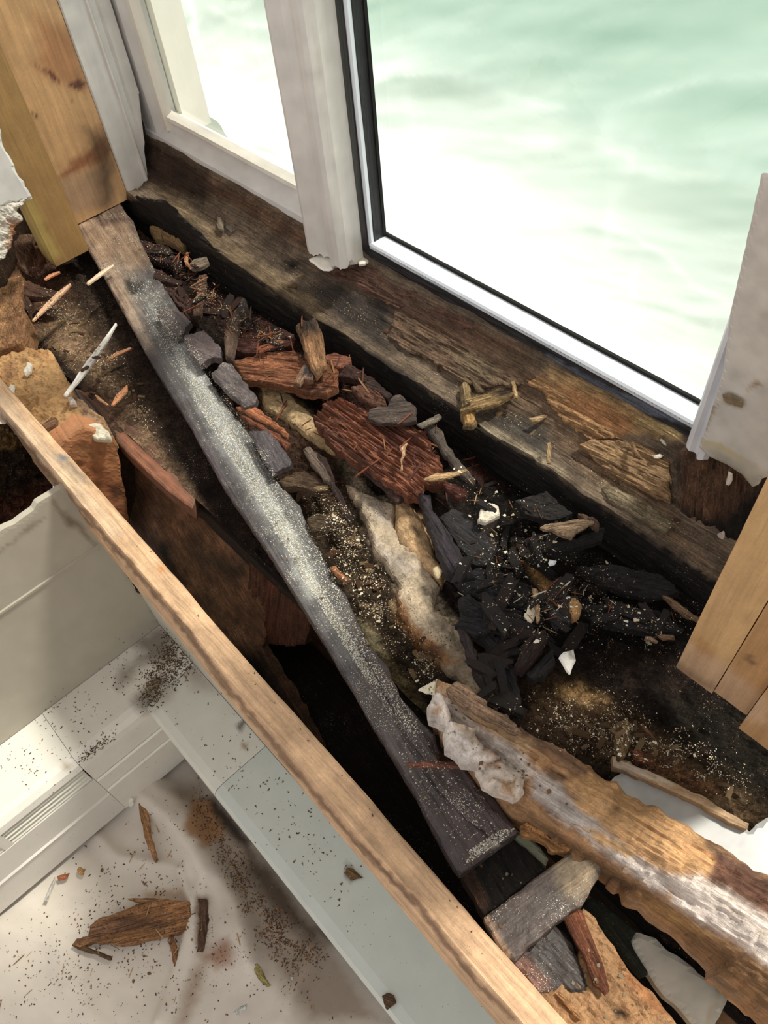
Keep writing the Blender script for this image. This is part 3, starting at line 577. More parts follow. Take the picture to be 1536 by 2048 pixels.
# heaters
def heater(): 
    t = empty('baseboard_heater', (-1.05, -.5, FZ))
    tag(t, 'white baseboard heater with slotted louvres along the left wall', 'heater')
    top = [(WX+.001, HZ), (-1.0, HZ), (-.985, HZ-.004), (-.975, HZ-.016), (-.972, HZ-.035), (-.9755, HZ-.035), (-.978, HZ-.018), (-.987, HZ-.008), (-1.0, HZ-.004), (WX+.001, HZ-.004)]
    seam = -.172
    sweep('top_cover', top, -1.5, seam-.001, 'y', n=200, base=(226, 221, 210), mat=M_metal, parent=t, sub=.012, var=.03, paints=[(q(0, 1250, 3.15, [(540, 780), (700, 640), (760, 600), (700, 720), (580, 800), (500, 830)]), (170, 150, 110), 8, .5), (q(0, 1250, 3.15, [(395, 870), (440, 860), (430, 905), (400, 900)]), (150, 110, 50), 5, .8)])
    dirt = [(q(0, 1250, 3.15, [(820, 100), (1000, 0), (1100, 60), (1100, 160), (1040, 250), (950, 240), (860, 260), (820, 340), (740, 400), (760, 300), (900, 180)]), (92, 74, 52), 14, .75),
            (q(0, 1250, 3.15, [(830, 480), (900, 400), (1000, 320), (1060, 330), (1020, 440), (980, 540), (880, 560)]), (84, 74, 44), 10, .75)]
    sweep('end_cap', [(p[0], p[1]+.0012) for p in top[:5]]+[(-.9705, FZ+.02), (-.975, FZ+.02)]+[(-.978, HZ-.03), (-.99, HZ-.006), (WX+.001, HZ-.004)], seam, WY-.001, 'y', n=70, base=(222, 216, 204), mat=M_metal, parent=t, sub=.01, paints=dirt, var=.03)
    for z in (-.70, -.765):
        sweep('ridge', [(-.9705, z+.004), (-.966, z), (-.9705, z-.004)], seam+.002, WY-.14, 'y', n=4, base=(230, 226, 214), mat=M_metal, parent=t, sub=.02)
    # front panel
    fp = [(-.984, -.690), (-.9725, -.692), (-.9725, -.782), (-.968, -.786), (-.9725, -.790), (-.9725, FZ+.02), (-.984, FZ+.02)]
    sweep('front_panel', fp, -1.5, seam-.001, 'y', n=20, base=(214, 208, 198), mat=M_metal, parent=t, sub=.02, var=.03)
    for y0, y1 in ((-.372, seam-.004), (-.60, -.392), (-.83, -.62), (-1.06, -.85)):
        for k in range(4):
            z = -.634-k*.0155
            sweep('louvre_slat', [(-.986+k*.002, z), (-.975, z-.006), (-.975, z-.008), (-.986+k*.002, z-.002)], y0, y1, 'y', n=4, base=(216, 212, 196), mat=M_metal, parent=t, sub=.02)
    for yc in (-.382, -.61, -.84):
        sweep('louvre_bridge', [(-.984, -.624), (-.9735, -.624), (-.9735, -.692), (-.984, -.692)], yc-.010, yc+.010, 'y', n=2, base=(216, 210, 200), mat=M_metal, parent=t, sub=.03)
    sweep('inner_backing', [(-1.01, -.60), (-1.0, -.60), (-1.0, -.9), (-1.01, -.9)], -1.5, seam, 'y', n=2, base=(20, 22, 18), mat=M_wall, parent=t, sub=.2)
    mkobj('cap_tab', np.array(chunk_tab()), TABF, M_metal, t, np.tile(lin((240, 236, 228)), (8, 1)))
def chunk_tab():
    y, z = -.155, -.885; return [(-.970+dx, y+dy*(-.5)+dz*.3, z+dz) for dx in (0, .006) for dy, dz in ((-.01, -.012), (.01, -.012), (.01, .012), (-.01, .012))]
TABF = [[0, 1, 2, 3], [4, 7, 6, 5], [0, 4, 5, 1], [1, 5, 6, 2], [2, 6, 7, 3], [3, 7, 4, 0]]
heater()
def heater2():
    t = empty('baseboard_heater', (.2, .07, FZ))
    tag(t, 'grey white baseboard heater under the window running below the long pine board', 'heater')
    top = [(WY-.001, HZ+.0025), (.03, HZ+.0025), (.012, HZ-.002), (.005, HZ-.016), (.005, HZ-.05), (.009, HZ-.05), (.01, HZ-.016), (.03, HZ-.003), (WY-.001, HZ-.003)]
    dirt = [(cf((560, 440), (700, 140), (760, 100), (820, 260), (740, 420), (640, 500)), (84, 74, 50), 16, .6), (cf((740, 200), (880, 280), (960, 400), (840, 380)), (120, 92, 70), 16, .5), (cf((1040, 540), (1090, 520), (1060, 580)), (70, 56, 44), 4, .8),
            (cf((1060, 620), (1090, 630), (1085, 655), (1060, 650)), (150, 116, 70), 4, .8), (cf((1508, 1165), (1536, 1170), (1536, 1225), (1515, 1215)), (96, 70, 44), 3)]
    seamx = -.71
    sweep('end_cap', [(a, b+.001) for a, b in top[:5]]+[(.0045, FZ+.02), (.009, FZ+.02)]+top[6:], -.978, seamx, 'x', n=80, base=(214, 212, 200), mat=M_metal, parent=t, sub=.008, paints=dirt, var=.03)
    sweep('top_cover', top, seamx+.0012, 1.6, 'x', n=200, base=(198, 203, 196), mat=M_metal, parent=t, sub=.01, paints=dirt, var=.03)
    sweep('front_panel', rect(.006, .011, FZ+.02, HZ-.055), seamx+.0012, 1.6, 'x', n=4, base=(206, 206, 200), mat=M_metal, parent=t, sub=.05)
heater2()

# drop cloth
def cloth():
    x0, x1, y0, y1 = -1.12, .35, -1.1, .14; cell = .006
    nx = int((x1-x0)/cell); ny = int((y1-y0)/cell)
    X, Y = np.meshgrid(np.linspace(x0, x1, nx), np.linspace(y0, y1, ny), indexing='ij'); X = X.ravel(); Y = Y.ravel()
    P0 = np.stack([X, Y, np.full_like(X, FZ)], 1); px = proj(P0)
    z = .004*fbm(X*5, Y*5, 3, 3)
    def ridge(pts, w, h):
        best = np.full(len(px), 1e9)
        for a, b in zip(pts[:-1], pts[1:]):
            a = np.array(a); b = np.array(b); ab = b-a; t = np.clip(((px-a)@ab)/(ab@ab), 0, 1); best = np.minimum(best, np.hypot(*(px-(a+t[:, None]*ab)).T))
        return h*np.exp(-(best/w)**2)
    z += ridge(cf((560, 820), (740, 960), (850, 1120), (900, 1220), (895, 1400), (850, 1600), (800, 1750), (740, 1861)), 22, .040)
    z += ridge(cf((640, 780), (800, 900), (900, 1100), (1040, 1340), (1100, 1600)), 24, .034)
    z += ridge(cf((430, 1040), (520, 1130), (800, 1180)), 16, .014)
    z += ridge(cf((800, 1200), (840, 1320), (830, 1480), (700, 1861)), 13, .020)
    z += ridge(cf((1400, 1500), (1300, 1700), (1250, 1861)), 26, .028)
    z += ridge(cf((0, 1440), (240, 1500), (420, 1861)), 34, .014)
    P = np.stack([X, Y, FZ-.006+z], 1)
    pn = [(cf((880, 760), (700, 820), (760, 900), (860, 980), (960, 1200), (1100, 1500), (1250, 1700), (1350, 1861), (1700, 1861), (1400, 1400)), (120, 98, 78), 26, .75),
          (cf((850, 880), (930, 880), (990, 1020), (900, 1090), (800, 1000)), (158, 112, 70), 8, .9),
          (cf((900, 870), (960, 880), (1100, 1060), (1090, 1100), (960, 980)), (40, 30, 22), 8, .9),
          (cf((1080, 1080), (1200, 1180), (1420, 1500), (1380, 1520), (1200, 1380), (1080, 1200)), (62, 48, 34), 18, .85),
          (cf((880, 1560), (1000, 1480), (1020, 1590), (950, 1620)), (158, 108, 78), 10, .8),
          (cf((860, 1300), (910, 1300), (900, 1500), (880, 1540), (860, 1500)), (104, 70, 46), 6, .9),
          (cf((840, 1640), (900, 1590), (880, 1700), (820, 1861), (780, 1861)), (150, 118, 90), 12, .7),
          (cf((640, 1280), (800, 1270), (820, 1310), (660, 1320)), (170, 130, 80), 8, .6)]
    C = paint(P, (214, 203, 190), pn, 9, .06)
    i = np.arange(nx-1)[:, None]; j = np.arange(ny-1)[None]; Fc = np.stack([i*ny+j, (i+1)*ny+j, (i+1)*ny+j+1, i*ny+j+1], -1).reshape(-1, 4)
    o = mkobj('drop_cloth', P, Fc, M_cloth, None, C, True)
    tag(o, 'wrinkled cream canvas drop cloth on the floor beside the heaters', 'drop cloth')
cloth()

# ================================================================== CAVITY
def wallchunk(name, label, cat, outline, plane, **k): return named(name, label, cat, outline, plane=plane, **k)
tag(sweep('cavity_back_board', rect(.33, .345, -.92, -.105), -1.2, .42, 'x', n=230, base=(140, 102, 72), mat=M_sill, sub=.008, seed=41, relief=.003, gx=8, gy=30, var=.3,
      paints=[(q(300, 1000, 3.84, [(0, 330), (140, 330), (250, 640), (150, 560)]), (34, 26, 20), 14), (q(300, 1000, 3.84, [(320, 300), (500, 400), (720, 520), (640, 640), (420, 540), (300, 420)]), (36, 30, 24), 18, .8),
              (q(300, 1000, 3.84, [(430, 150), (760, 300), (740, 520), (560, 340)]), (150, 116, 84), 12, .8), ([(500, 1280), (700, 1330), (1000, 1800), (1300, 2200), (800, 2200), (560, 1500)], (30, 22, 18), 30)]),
    'stained brown board lining the deep cavity behind the long pine board', 'board')
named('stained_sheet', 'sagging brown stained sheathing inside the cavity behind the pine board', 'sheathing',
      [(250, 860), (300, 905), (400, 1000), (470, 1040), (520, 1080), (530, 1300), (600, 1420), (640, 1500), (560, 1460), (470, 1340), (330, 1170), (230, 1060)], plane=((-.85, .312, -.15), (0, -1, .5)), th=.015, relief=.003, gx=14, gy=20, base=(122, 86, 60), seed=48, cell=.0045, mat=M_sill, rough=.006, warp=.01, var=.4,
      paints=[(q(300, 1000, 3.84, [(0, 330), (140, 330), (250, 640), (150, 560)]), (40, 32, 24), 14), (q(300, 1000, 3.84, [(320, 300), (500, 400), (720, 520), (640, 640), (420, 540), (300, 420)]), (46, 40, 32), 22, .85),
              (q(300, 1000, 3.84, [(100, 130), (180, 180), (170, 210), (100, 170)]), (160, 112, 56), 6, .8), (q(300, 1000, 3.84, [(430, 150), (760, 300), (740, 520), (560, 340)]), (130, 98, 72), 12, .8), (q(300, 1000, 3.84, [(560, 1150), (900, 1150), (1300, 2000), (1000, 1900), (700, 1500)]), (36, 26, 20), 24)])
named('upright_board', 'dark stained upright board standing in the cavity under the long plank', 'board',
      q(300, 1000, 3.84, [(765, 340), (790, 300), (880, 330), (1250, 800), (1180, 1120), (1060, 1130), (860, 1110), (700, 1085), (725, 800), (750, 500)]), plane=((-.85, .30, -.15), (0, -1, .36)), th=.02, grain=q(300, 1000, 3.84, [(780, 330), (730, 1085)]), relief=.003, gx=8, gy=120, base=(92, 56, 40), seed=42, cell=.004, mat=M_sill,
      paints=[(q(300, 1000, 3.84, [(900, 420), (950, 560), (930, 1080), (880, 1080)]), (100, 52, 32), 6, .8), (q(300, 1000, 3.84, [(755, 340), (770, 345), (735, 800), (712, 1085), (700, 1085), (722, 800)]), (110, 84, 64), 1.5, .8)])
tag(sweep('cavity_floor_debris', rect(.166, .33, -.46, -.40), -1.2, .42, 'x', n=260, base=(36, 26, 20), mat=M_sill, sub=.006, seed=43, relief=.012, gx=30, gy=60, jit=.008), 'black heap of fine rot at the bottom of the cavity', 'debris', kind='stuff')
struct(sweep('wall_side', rect(.15, .34, -.92, -.1), -1.26, -1.23, 'x', n=3, base=(70, 48, 32), mat=M_sill, sub=.01, seed=44))
named('orange_block', 'smooth orange brown block face below the fawn rotten plate', 'wood block',
      q(0, 700, 3.414, [(380, 650), (500, 570), (560, 520), (640, 540), (760, 580), (800, 660), (830, 860), (880, 1180), (900, 1300), (700, 1100), (500, 850)]), plane=((-1.19, .2, -.1), (1, -.15, .1)), th=.05, relief=.002, gx=30, gy=40, base=(170, 112, 68), seed=44, cell=.004, mat=M_clean, rough=.002, warp=.01,
      paints=[(q(0, 700, 3.414, [(640, 790), (760, 820), (830, 900), (800, 1000), (860, 1180), (700, 1000)]), (120, 66, 38), 10, .6), (q(0, 700, 3.414, [(740, 920), (840, 900), (860, 1000), (780, 1020)]), (60, 34, 22), 6, .8)])
named('rotten_plate', 'fawn crumbly rotten plate end beside the left end of the pine board', 'rotten wood',
      q(0, 700, 3.414, [(-300, -300), (0, -80), (150, -20), (330, 0), (380, 60), (420, 160), (510, 290), (600, 370), (700, 460), (750, 560), (640, 545), (560, 520), (500, 570), (380, 640), (340, 600), (200, 450), (0, 200), (-300, -100)]), z=-.045, th=.05, relief=.005, gx=40, gy=60, base=(196, 150, 92), seed=45, cell=.003, rough=.003, lumps=.006, smooth=False, mat=M_plaster,
      paints=[(q(0, 700, 3.414, [(510, 290), (600, 370), (700, 460), (780, 600), (700, 560), (580, 450), (480, 330)]), (150, 118, 92), 5, .8), (q(0, 700, 3.414, [(0, 100), (100, 60), (120, 180), (40, 220)]), (130, 90, 60), 8, .7), (q(0, 700, 3.414, [(180, -30), (320, 20), (360, 80), (260, 40)]), (150, 98, 48), 6, .8)])
named('brown_rail', 'reddish brown plank ending in the cavity below the debris filled ledge', 'board',
      q(0, 600, 2.56, [(380, 450), (520, 470), (640, 620), (760, 700), (900, 850), (1005, 1000), (985, 1065), (880, 990), (720, 850), (600, 730), (560, 640), (450, 520)]), z=-.10, th=.035, grain=c3((560, 640), (985, 1050)), relief=.0015, gx=8, gy=80, base=(116, 78, 58), seed=46, cell=.0035, mat=M_lumberdust, rough=.001,
      paints=[(c3((430, 470), (560, 520), (680, 640), (760, 720), (860, 830), (800, 860), (640, 700), (520, 600)), (76, 48, 36), 12, .85), (c3((560, 620), (660, 700), (900, 920), (985, 1050), (960, 1050), (700, 830)), (150, 92, 62), 5, .7)])
named('fibre_beam', 'crumbling tan brown beam with frayed surface at the left edge', 'rotten wood',
      q(0, 350, 3.72, [(-100, 900), (60, 780), (130, 640), (170, 760), (150, 900), (200, 1080), (180, 1180), (150, 1230), (60, 1260), (-100, 1300)]), z=-.02, th=.06, relief=.006, gx=30, gy=50, grain=q(0, 350, 3.72, [(150, 760), (40, 1200)]), base=(150, 104, 62), seed=47, cell=.003, rough=.003, lumps=.006,
      paints=[(q(0, 350, 3.72, [(-100, 900), (60, 780), (60, 900), (20, 1250), (-100, 1300)]), (176, 128, 76), 8)])
for i_, (pl, lb, z_, cc) in enumerate([
    (q(0, 350, 3.72, [(100, 480), (150, 430), (240, 420), (230, 500), (190, 640), (170, 690), (120, 640)]), 'curled brown bark like piece under the crumbled plaster', .0, (110, 76, 52)),
    (q(0, 350, 3.72, [(230, 520), (270, 500), (320, 600), (280, 690), (210, 700), (190, 650)]), 'small red brown chunk beside the green stud foot', -.02, (112, 70, 48)),
    (q(0, 350, 3.72, [(150, 800), (200, 770), (330, 830), (420, 860), (400, 880), (240, 900), (160, 880)]), 'flat umber chunk left of the long pale splinters', -.03, (92, 60, 42)),
    (q(0, 350, 3.72, [(130, 900), (200, 890), (240, 960), (190, 1000), (140, 950)]), 'dark triangular chunk against the frayed tan beam', -.03, (84, 54, 40))]):
    named('wood_chunk', lb, 'wood chunk', pl, z=z_, th=.02, relief=.004, base=cc, seed=50+i_, cell=.003, rough=.002)

# ================================================================== STUDS
def grainboard(name, label, outline, plane, **k): return named(name, label, 'stud', outline, plane=plane, mat=k.pop('mat', M_clean), relief=0, rim=.0015, rough=k.pop('rough', .0006), cell=k.pop('cell', .006), **k)
sB = q(0, 0, 3.84, [(0, 0), (1, 1)])
o = sweep('wall_stud', rect(-1.908, -1.87, .575, .733), -.02, 1.3, 'z', n=170, base=(206, 160, 106), mat=M_clean, sub=.006, var=.1, seed=3,
    paints=[(q(0, 0, 3.84, [(250, 100), (560, 250), (660, 560), (640, 680), (520, 660), (440, 620), (340, 560), (260, 480), (310, 400)]), (172, 116, 70), 18, .8),
            (q(0, 0, 3.84, [(350, 550), (400, 550), (470, 610), (460, 635), (400, 610)]), (108, 50, 36), 3), (q(0, 0, 3.84, [(520, 640), (600, 610), (660, 640), (620, 690), (560, 680)]), (96, 56, 44), 4),
            (q(0, 0, 3.84, [(270, 490), (360, 560), (350, 570), (290, 520)]), (130, 78, 48), 2),
            (q(0, 0, 3.84, [(430, 1390), (520, 1280), (640, 1180), (780, 1080), (860, 1150), (800, 1230), (640, 1300), (500, 1380)]), (138, 78, 44), 8, .85),
            (q(0, 0, 3.84, [(430, 1400), (700, 1290), (860, 1240), (870, 1560), (540, 1660)]), (172, 138, 106), 8, .9),
            (q(0, 0, 3.84, [(650, 1000), (860, 1000), (880, 1300), (860, 1620), (760, 1600), (740, 1300)]), (84, 62, 42), 16, .8),  # dark lower right: shadow painted into the stud's colour
            (q(0, 0, 3.84, [(255, 880), (275, 890), (272, 915), (258, 910)]), (40, 24, 14), 1.5), (q(0, 0, 3.84, [(545, 765), (560, 762), (565, 795), (552, 790)]), (40, 24, 14), 1.5)])
tag(o, 'wide pale pine stud with brown stain marks and a painted shadow left of the window', 'stud')
o = sweep('wall_stud', rect(-1.83, -1.76, .458, .548), -.03, 1.3, 'z', n=150, base=(168, 128, 70), mat=M_clean, sub=.006, seed=9, var=.1,
    paints=[(q(0, 0, 3.84, [(200, 1500), (280, 1560), (460, 1960), (340, 2060), (240, 1800), (170, 1620)]), (196, 168, 84), 8, .8)])  # yellow-green foot: sunlit tone painted into the colour
tag(o, 'narrow greenish brown treated stud in front of the wide pine stud', 'stud')
sweep('wall_left_upper', rect(-2.4, -1.92, .3, .86), -.2, 1.3, 'z', n=4, base=(90, 66, 46), mat=M_sill, sub=.1).name = 'wall_left'
struct(bpy.data.objects['wall_left'] if 'wall_left' in bpy.data.objects else o)
for ob in bpy.data.objects:
    if ob.name.startswith('wall_left'): struct(ob)

def rstud(x0, x1, y0, y1, zb, lb, seed, base=(206, 162, 104)):
    o = sweep('cut_stud', rect(x0, x1, y0, y1), zb, 1.2, 'z', n=140, base=base, mat=M_clean, sub=.006, seed=seed, var=.08, jit=.0006,
        paints=[(c6((1040, 340), (1130, 200), (1290, 300), (1420, 420), (1536, 500), (1536, 640), (1200, 560)), (196, 158, 120), 8, .9),
                (c6((1140, 200), (1180, 180), (1260, 260), (1250, 300), (1180, 270)), (176, 122, 60), 8, .6), (c6((1430, 290), (1450, 285), (1465, 325), (1440, 320)), (80, 58, 44), 4, .9),
                (c5((1440, 1215), (1465, 1215), (1460, 1245), (1440, 1240)), (110, 70, 36), 3, .8),
                (c6((1040, 350), (1090, 385), (1200, 450), (1270, 470), (1260, 430), (1060, 310)), (110, 84, 66), 8, .6)])
    tag(o, lb, 'stud', 'pine studs cut short at the right edge')
rstud(-.123, -.070, .54, .63, .052, 'leftmost of the three sawn off pine studs at the right edge', 3)
rstud(-.069, -.024, .54, .63, .060, 'middle of the three sawn off pine studs with a dark knot', 5, (190, 142, 88))
rstud(-.022, .04, .52, .61, .058, 'rightmost sawn off pine stud cut by the frame edge', 7, (186, 140, 88))

# ================================================================== LONG FRONT BOARD
o = sweep('pine_board', [(.1015, 0), (.1345, 0), (.137, -.0025), (.137, -.21), (.099, -.21), (.099, -.125), (.103, -.120), (.103, -.112), (.0985, -.106), (.0985, -.062), (.1035, -.056), (.1035, -.046), (.1, -.04), (.099, -.0045)],
    -1.9, .5, 'x', n=620, shear=-.027, base=(206, 164, 122), mat=M_lumberdust, sub=.003, jit=.0022, seed=8, var=.14, relief=.002, gx=5, gy=90,
    paints=[(q(0, 850, 4.655, [(460, 280), (640, 280), (760, 440), (860, 560), (760, 560), (600, 430)]), (134, 116, 96), 5, .8), (q(0, 850, 4.655, [(480, 300), (560, 270), (630, 300), (610, 330), (520, 340)]), (96, 100, 108), 3, .9),
            (q(0, 850, 4.655, [(260, 60), (400, 80), (460, 240), (380, 240), (300, 150)]), (164, 130, 100), 8, .7),
            (q(300, 1000, 3.84, [(60, 500), (110, 500), (130, 560), (60, 560)]), (196, 132, 62), 4, .8),
            ([(0, 860), (30, 880), (130, 1060), (260, 1260), (400, 1420), (560, 1590), (700, 1740), (1000, 2060), (980, 2080), (660, 1740), (500, 1570), (330, 1390), (220, 1230), (60, 990), (0, 900)], (176, 124, 78), 5, .7),
            ([(0, 824), (120, 964), (230, 1086), (370, 1246), (438, 1346), (700, 1664), (840, 1806), (960, 1966), (1060, 2060), (1052, 2064), (952, 1974), (832, 1814), (692, 1672), (430, 1354), (362, 1254), (222, 1094), (112, 972), (0, 834)], (104, 70, 44), 3, .75),
            ([(0, 780), (60, 850), (160, 960), (250, 1070), (230, 1080), (120, 960), (0, 822)], (196, 166, 134), 6, .7)])
tag(o, 'long light pine board on edge running diagonally in front of the cavity', 'board')

# ================================================================== LONG DARK PLANK
PL = [(138, 437), (150, 430), (240, 405), (252, 425), (266, 440), (275, 470), (300, 520), (320, 560), (345, 600), (370, 640), (385, 700), (410, 745), (440, 790), (470, 830), (500, 870), (530, 930), (575, 985), (600, 1010), (620, 1070), (640, 1100), (660, 1150), (690, 1185), (710, 1230), (735, 1290), (770, 1330), (790, 1380), (830, 1430), (870, 1470), (880, 1520), (920, 1560), (975, 1580), (1000, 1610), (1030, 1650), (1040, 1664), (1000, 1690), (935, 1740), (920, 1750), (905, 1735), (880, 1690), (830, 1590), (740, 1440), (640, 1270), (540, 1110), (500, 1050), (440, 960), (380, 850), (300, 720), (240, 610), (190, 520)]
PLANK = named('long_plank', 'long dark weathered plank lying diagonally across the debris, pale along its middle from dust and painted glare', 'plank',
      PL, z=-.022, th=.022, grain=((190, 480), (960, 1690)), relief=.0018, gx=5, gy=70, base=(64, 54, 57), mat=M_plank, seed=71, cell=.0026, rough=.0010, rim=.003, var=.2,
      paints=[([(138, 437), (240, 405), (300, 520), (260, 560), (300, 700), (240, 620), (190, 520)], (140, 112, 88), 16), ([(180, 425), (240, 405), (266, 440), (200, 455)], (96, 72, 58), 5),
              ([(240, 540), (300, 560), (420, 740), (520, 900), (600, 1040), (660, 1180), (740, 1330), (800, 1420), (840, 1500), (810, 1500), (740, 1400), (640, 1230), (560, 1090), (470, 940), (380, 790), (280, 640)], (116, 117, 114), 30, .6),  # pale middle band: dust, with window glare painted into the colour
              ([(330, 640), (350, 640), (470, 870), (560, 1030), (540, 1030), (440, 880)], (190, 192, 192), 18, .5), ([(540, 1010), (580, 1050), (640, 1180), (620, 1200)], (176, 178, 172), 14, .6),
              ([(700, 1230), (860, 1480), (1040, 1650), (930, 1745), (820, 1570), (720, 1400)], (72, 56, 53), 20, .8),
              ([(960, 1700), (1000, 1660), (1030, 1645), (1040, 1664), (1000, 1690)], (170, 160, 140), 6, .8), ([(250, 560), (290, 565), (285, 590), (255, 585)], (26, 22, 22), 5, .9)])
chunk('peeling_layer',
      c8((700, 650), (720, 730), (830, 850), (900, 1020), (960, 1130), (1060, 1240), (1090, 1330), (1230, 1370), (1340, 1536), (1500, 1700), (1420, 1760), (1200, 1600), (1060, 1430), (1000, 1300), (880, 1120), (780, 900), (690, 760)), z=-.012, th=.012, grain=c8((700, 700), (1400, 1700)), relief=.002, gx=8, gy=70, base=(70, 54, 52), mat=M_plank, seed=72, cell=.0035, parent=PLANK)

# ================================================================== BEAM WITH PLASTER
LOG = c6((-220, 500), (-180, 400), (0, 430), (60, 500), (110, 540), (220, 600), (330, 680), (440, 740), (560, 800), (700, 900), (900, 1010), (1100, 1130), (1300, 1250), (1536, 1400), (1800, 1560), (1800, 2300), (1536, 2130), (1400, 2020), (1200, 1800), (1000, 1640), (820, 1500), (640, 1330), (520, 1290), (420, 1240), (300, 1130), (200, 1060), (120, 960), (40, 900), (-20, 830), (-60, 740), (-120, 680), (-180, 620), (-215, 560))
BEAM = named('rotten_beam', 'thick rotten beam with lumpy white plaster along its front edge, lower right', 'beam',
      LOG, z=.0, th=.05, grain=c6((0, 600), (1400, 1500)), relief=.006, gx=9, gy=110, dome=.055, rim=.014, base=(186, 138, 90), mat=M_beam, seed=73, cell=.0026, rough=.005, lumps=.006, smooth=False, var=.25,
      paints=[(c6((180, 560), (300, 650), (560, 830), (900, 1040), (1300, 1280), (1800, 1600), (1800, 1760), (1500, 1560), (1230, 1440), (1250, 1330), (1000, 1180), (760, 1010), (560, 880), (300, 700), (160, 620)), (78, 58, 58), 12, .9),
              (c6((1240, 1440), (1280, 1310), (1536, 1440), (1800, 1640), (1800, 1900), (1536, 1660)), (108, 70, 50), 10, .9),
              (c6((500, 940), (620, 880), (800, 960), (1180, 1180), (1270, 1330), (1220, 1430), (1100, 1400), (950, 1340), (760, 1200), (560, 1080)), (212, 162, 104), 8, .9),
              (c6((-220, 560), (-200, 460), (-60, 520), (60, 640), (180, 720), (300, 800), (330, 880), (250, 960), (200, 1000), (60, 900), (-80, 720)), (230, 214, 202), 8),
              (c6((-200, 440), (-60, 440), (0, 470), (90, 560), (180, 640), (330, 720), (340, 760), (280, 790), (160, 700), (20, 600), (-100, 500)), (208, 168, 124), 8),
              (c6((330, 860), (480, 950), (560, 1060), (640, 1120), (760, 1230), (900, 1340), (1050, 1420), (1000, 1520), (860, 1420), (700, 1310), (560, 1180), (440, 1110), (330, 1000)), (206, 192, 182), 8),
              (c6((1000, 1420), (1180, 1410), (1340, 1500), (1536, 1620), (1800, 1800), (1800, 2000), (1536, 1880), (1350, 1740), (1180, 1660), (1050, 1560)), (230, 214, 202), 9),
              (c6((200, 1060), (420, 1180), (640, 1300), (900, 1480), (1100, 1600), (1350, 1760), (1536, 1900), (1800, 2040), (1800, 2300), (1400, 2020), (1000, 1640), (600, 1350)), (128, 92, 54), 10),
              (c6((870, 1500), (1060, 1600), (1250, 1700), (1200, 1720), (1000, 1640)), (178, 132, 70), 8, .8),
              (c6((850, 1560), (1000, 1690), (1200, 1860), (1400, 2040), (1350, 2060), (1000, 1740), (820, 1560)), (160, 138, 112), 8, .7),
              (c6((590, 1160), (700, 1200), (860, 1300), (820, 1320), (680, 1250)), (206, 154, 78), 6, .9), (c6((380, 850), (500, 900), (490, 940), (420, 910)), (70, 46, 30), 5, .8)])
tag(chunk('plaster_lump',
      c8((1030, 1050), (1060, 1000), (1110, 1010), (1150, 1080), (1180, 1120), (1270, 1180), (1330, 1250), (1390, 1280), (1440, 1300), (1400, 1340), (1300, 1350), (1210, 1320), (1130, 1260), (1110, 1200), (1110, 1150), (1040, 1110)), z=.056, th=.03, dome=.008, rim=.007, relief=.005, gx=50, gy=60, lumps=.014, paints=[(c8((1060, 1060), (1110, 1060), (1100, 1110), (1060, 1100)), (176, 136, 96), 4, .8), (c8((1300, 1240), (1400, 1270), (1440, 1320), (1360, 1320)), (170, 120, 84), 5, .8), (c8((1180, 1110), (1300, 1200), (1330, 1260), (1260, 1230), (1170, 1150)), (190, 158, 124), 5, .7)], base=(226, 212, 202), mat=M_plaster, seed=74, cell=.0018, smooth=True, rough=.004, parent=BEAM), 'smooth white rounded plaster lump on the upper end of the rotten beam')
tag(chunk('plaster_lump',
      c8((1290, 1390), (1330, 1340), (1420, 1330), (1470, 1360), (1530, 1420), (1530, 1500), (1480, 1536), (1400, 1500), (1330, 1450)), z=.054, th=.02, dome=.007, rim=.006, relief=.005, gx=50, gy=60, lumps=.016, paints=[(c8((1330, 1340), (1440, 1330), (1400, 1370), (1330, 1370)), (172, 122, 80), 4, .8), (c8((1400, 1440), (1500, 1430), (1480, 1536), (1420, 1500)), (180, 136, 92), 5, .8)], base=(224, 206, 190), mat=M_plaster, seed=75, cell=.0018, smooth=True, rough=.004, parent=BEAM), 'second bumpy white plaster lump lower on the rotten beam')
named('rotten_fragment', 'weathered tan slab lying over the upper end of the plastered beam', 'wood piece',
      c8((1130, 960), (1180, 920), (1240, 940), (1330, 1020), (1340, 1050), (1420, 1090), (1480, 1130), (1530, 1200), (1480, 1190), (1330, 1110), (1230, 1060), (1150, 1000)), z=.07, th=.012, grain=c8((1130, 960), (1500, 1180)), relief=.003, base=(170, 134, 104), seed=76, cell=.0025)
named('rotten_fragment', 'orange split wood scrap under the front of the plastered beam', 'wood piece',
      c9((1050, 145), (1110, 130), (1190, 190), (1250, 250), (1440, 250), (1340, 300), (1240, 310), (1200, 260), (1120, 220), (1060, 200)), z=.0, th=.02, grain=c9((1050, 150), (1200, 250)), relief=.005, base=(186, 128, 66), seed=77, cell=.0025)
named('twig', 'thin reddish brown twig lying across the lower end of the long plank', 'twig',
      q(736, 1448, 1.92, [(148, 140), (170, 145), (280, 140), (360, 148), (370, 165), (300, 168), (180, 165), (150, 162)]), z=.012, th=.006, relief=.002, base=(140, 84, 64), seed=78, cell=.002, rough=.001)

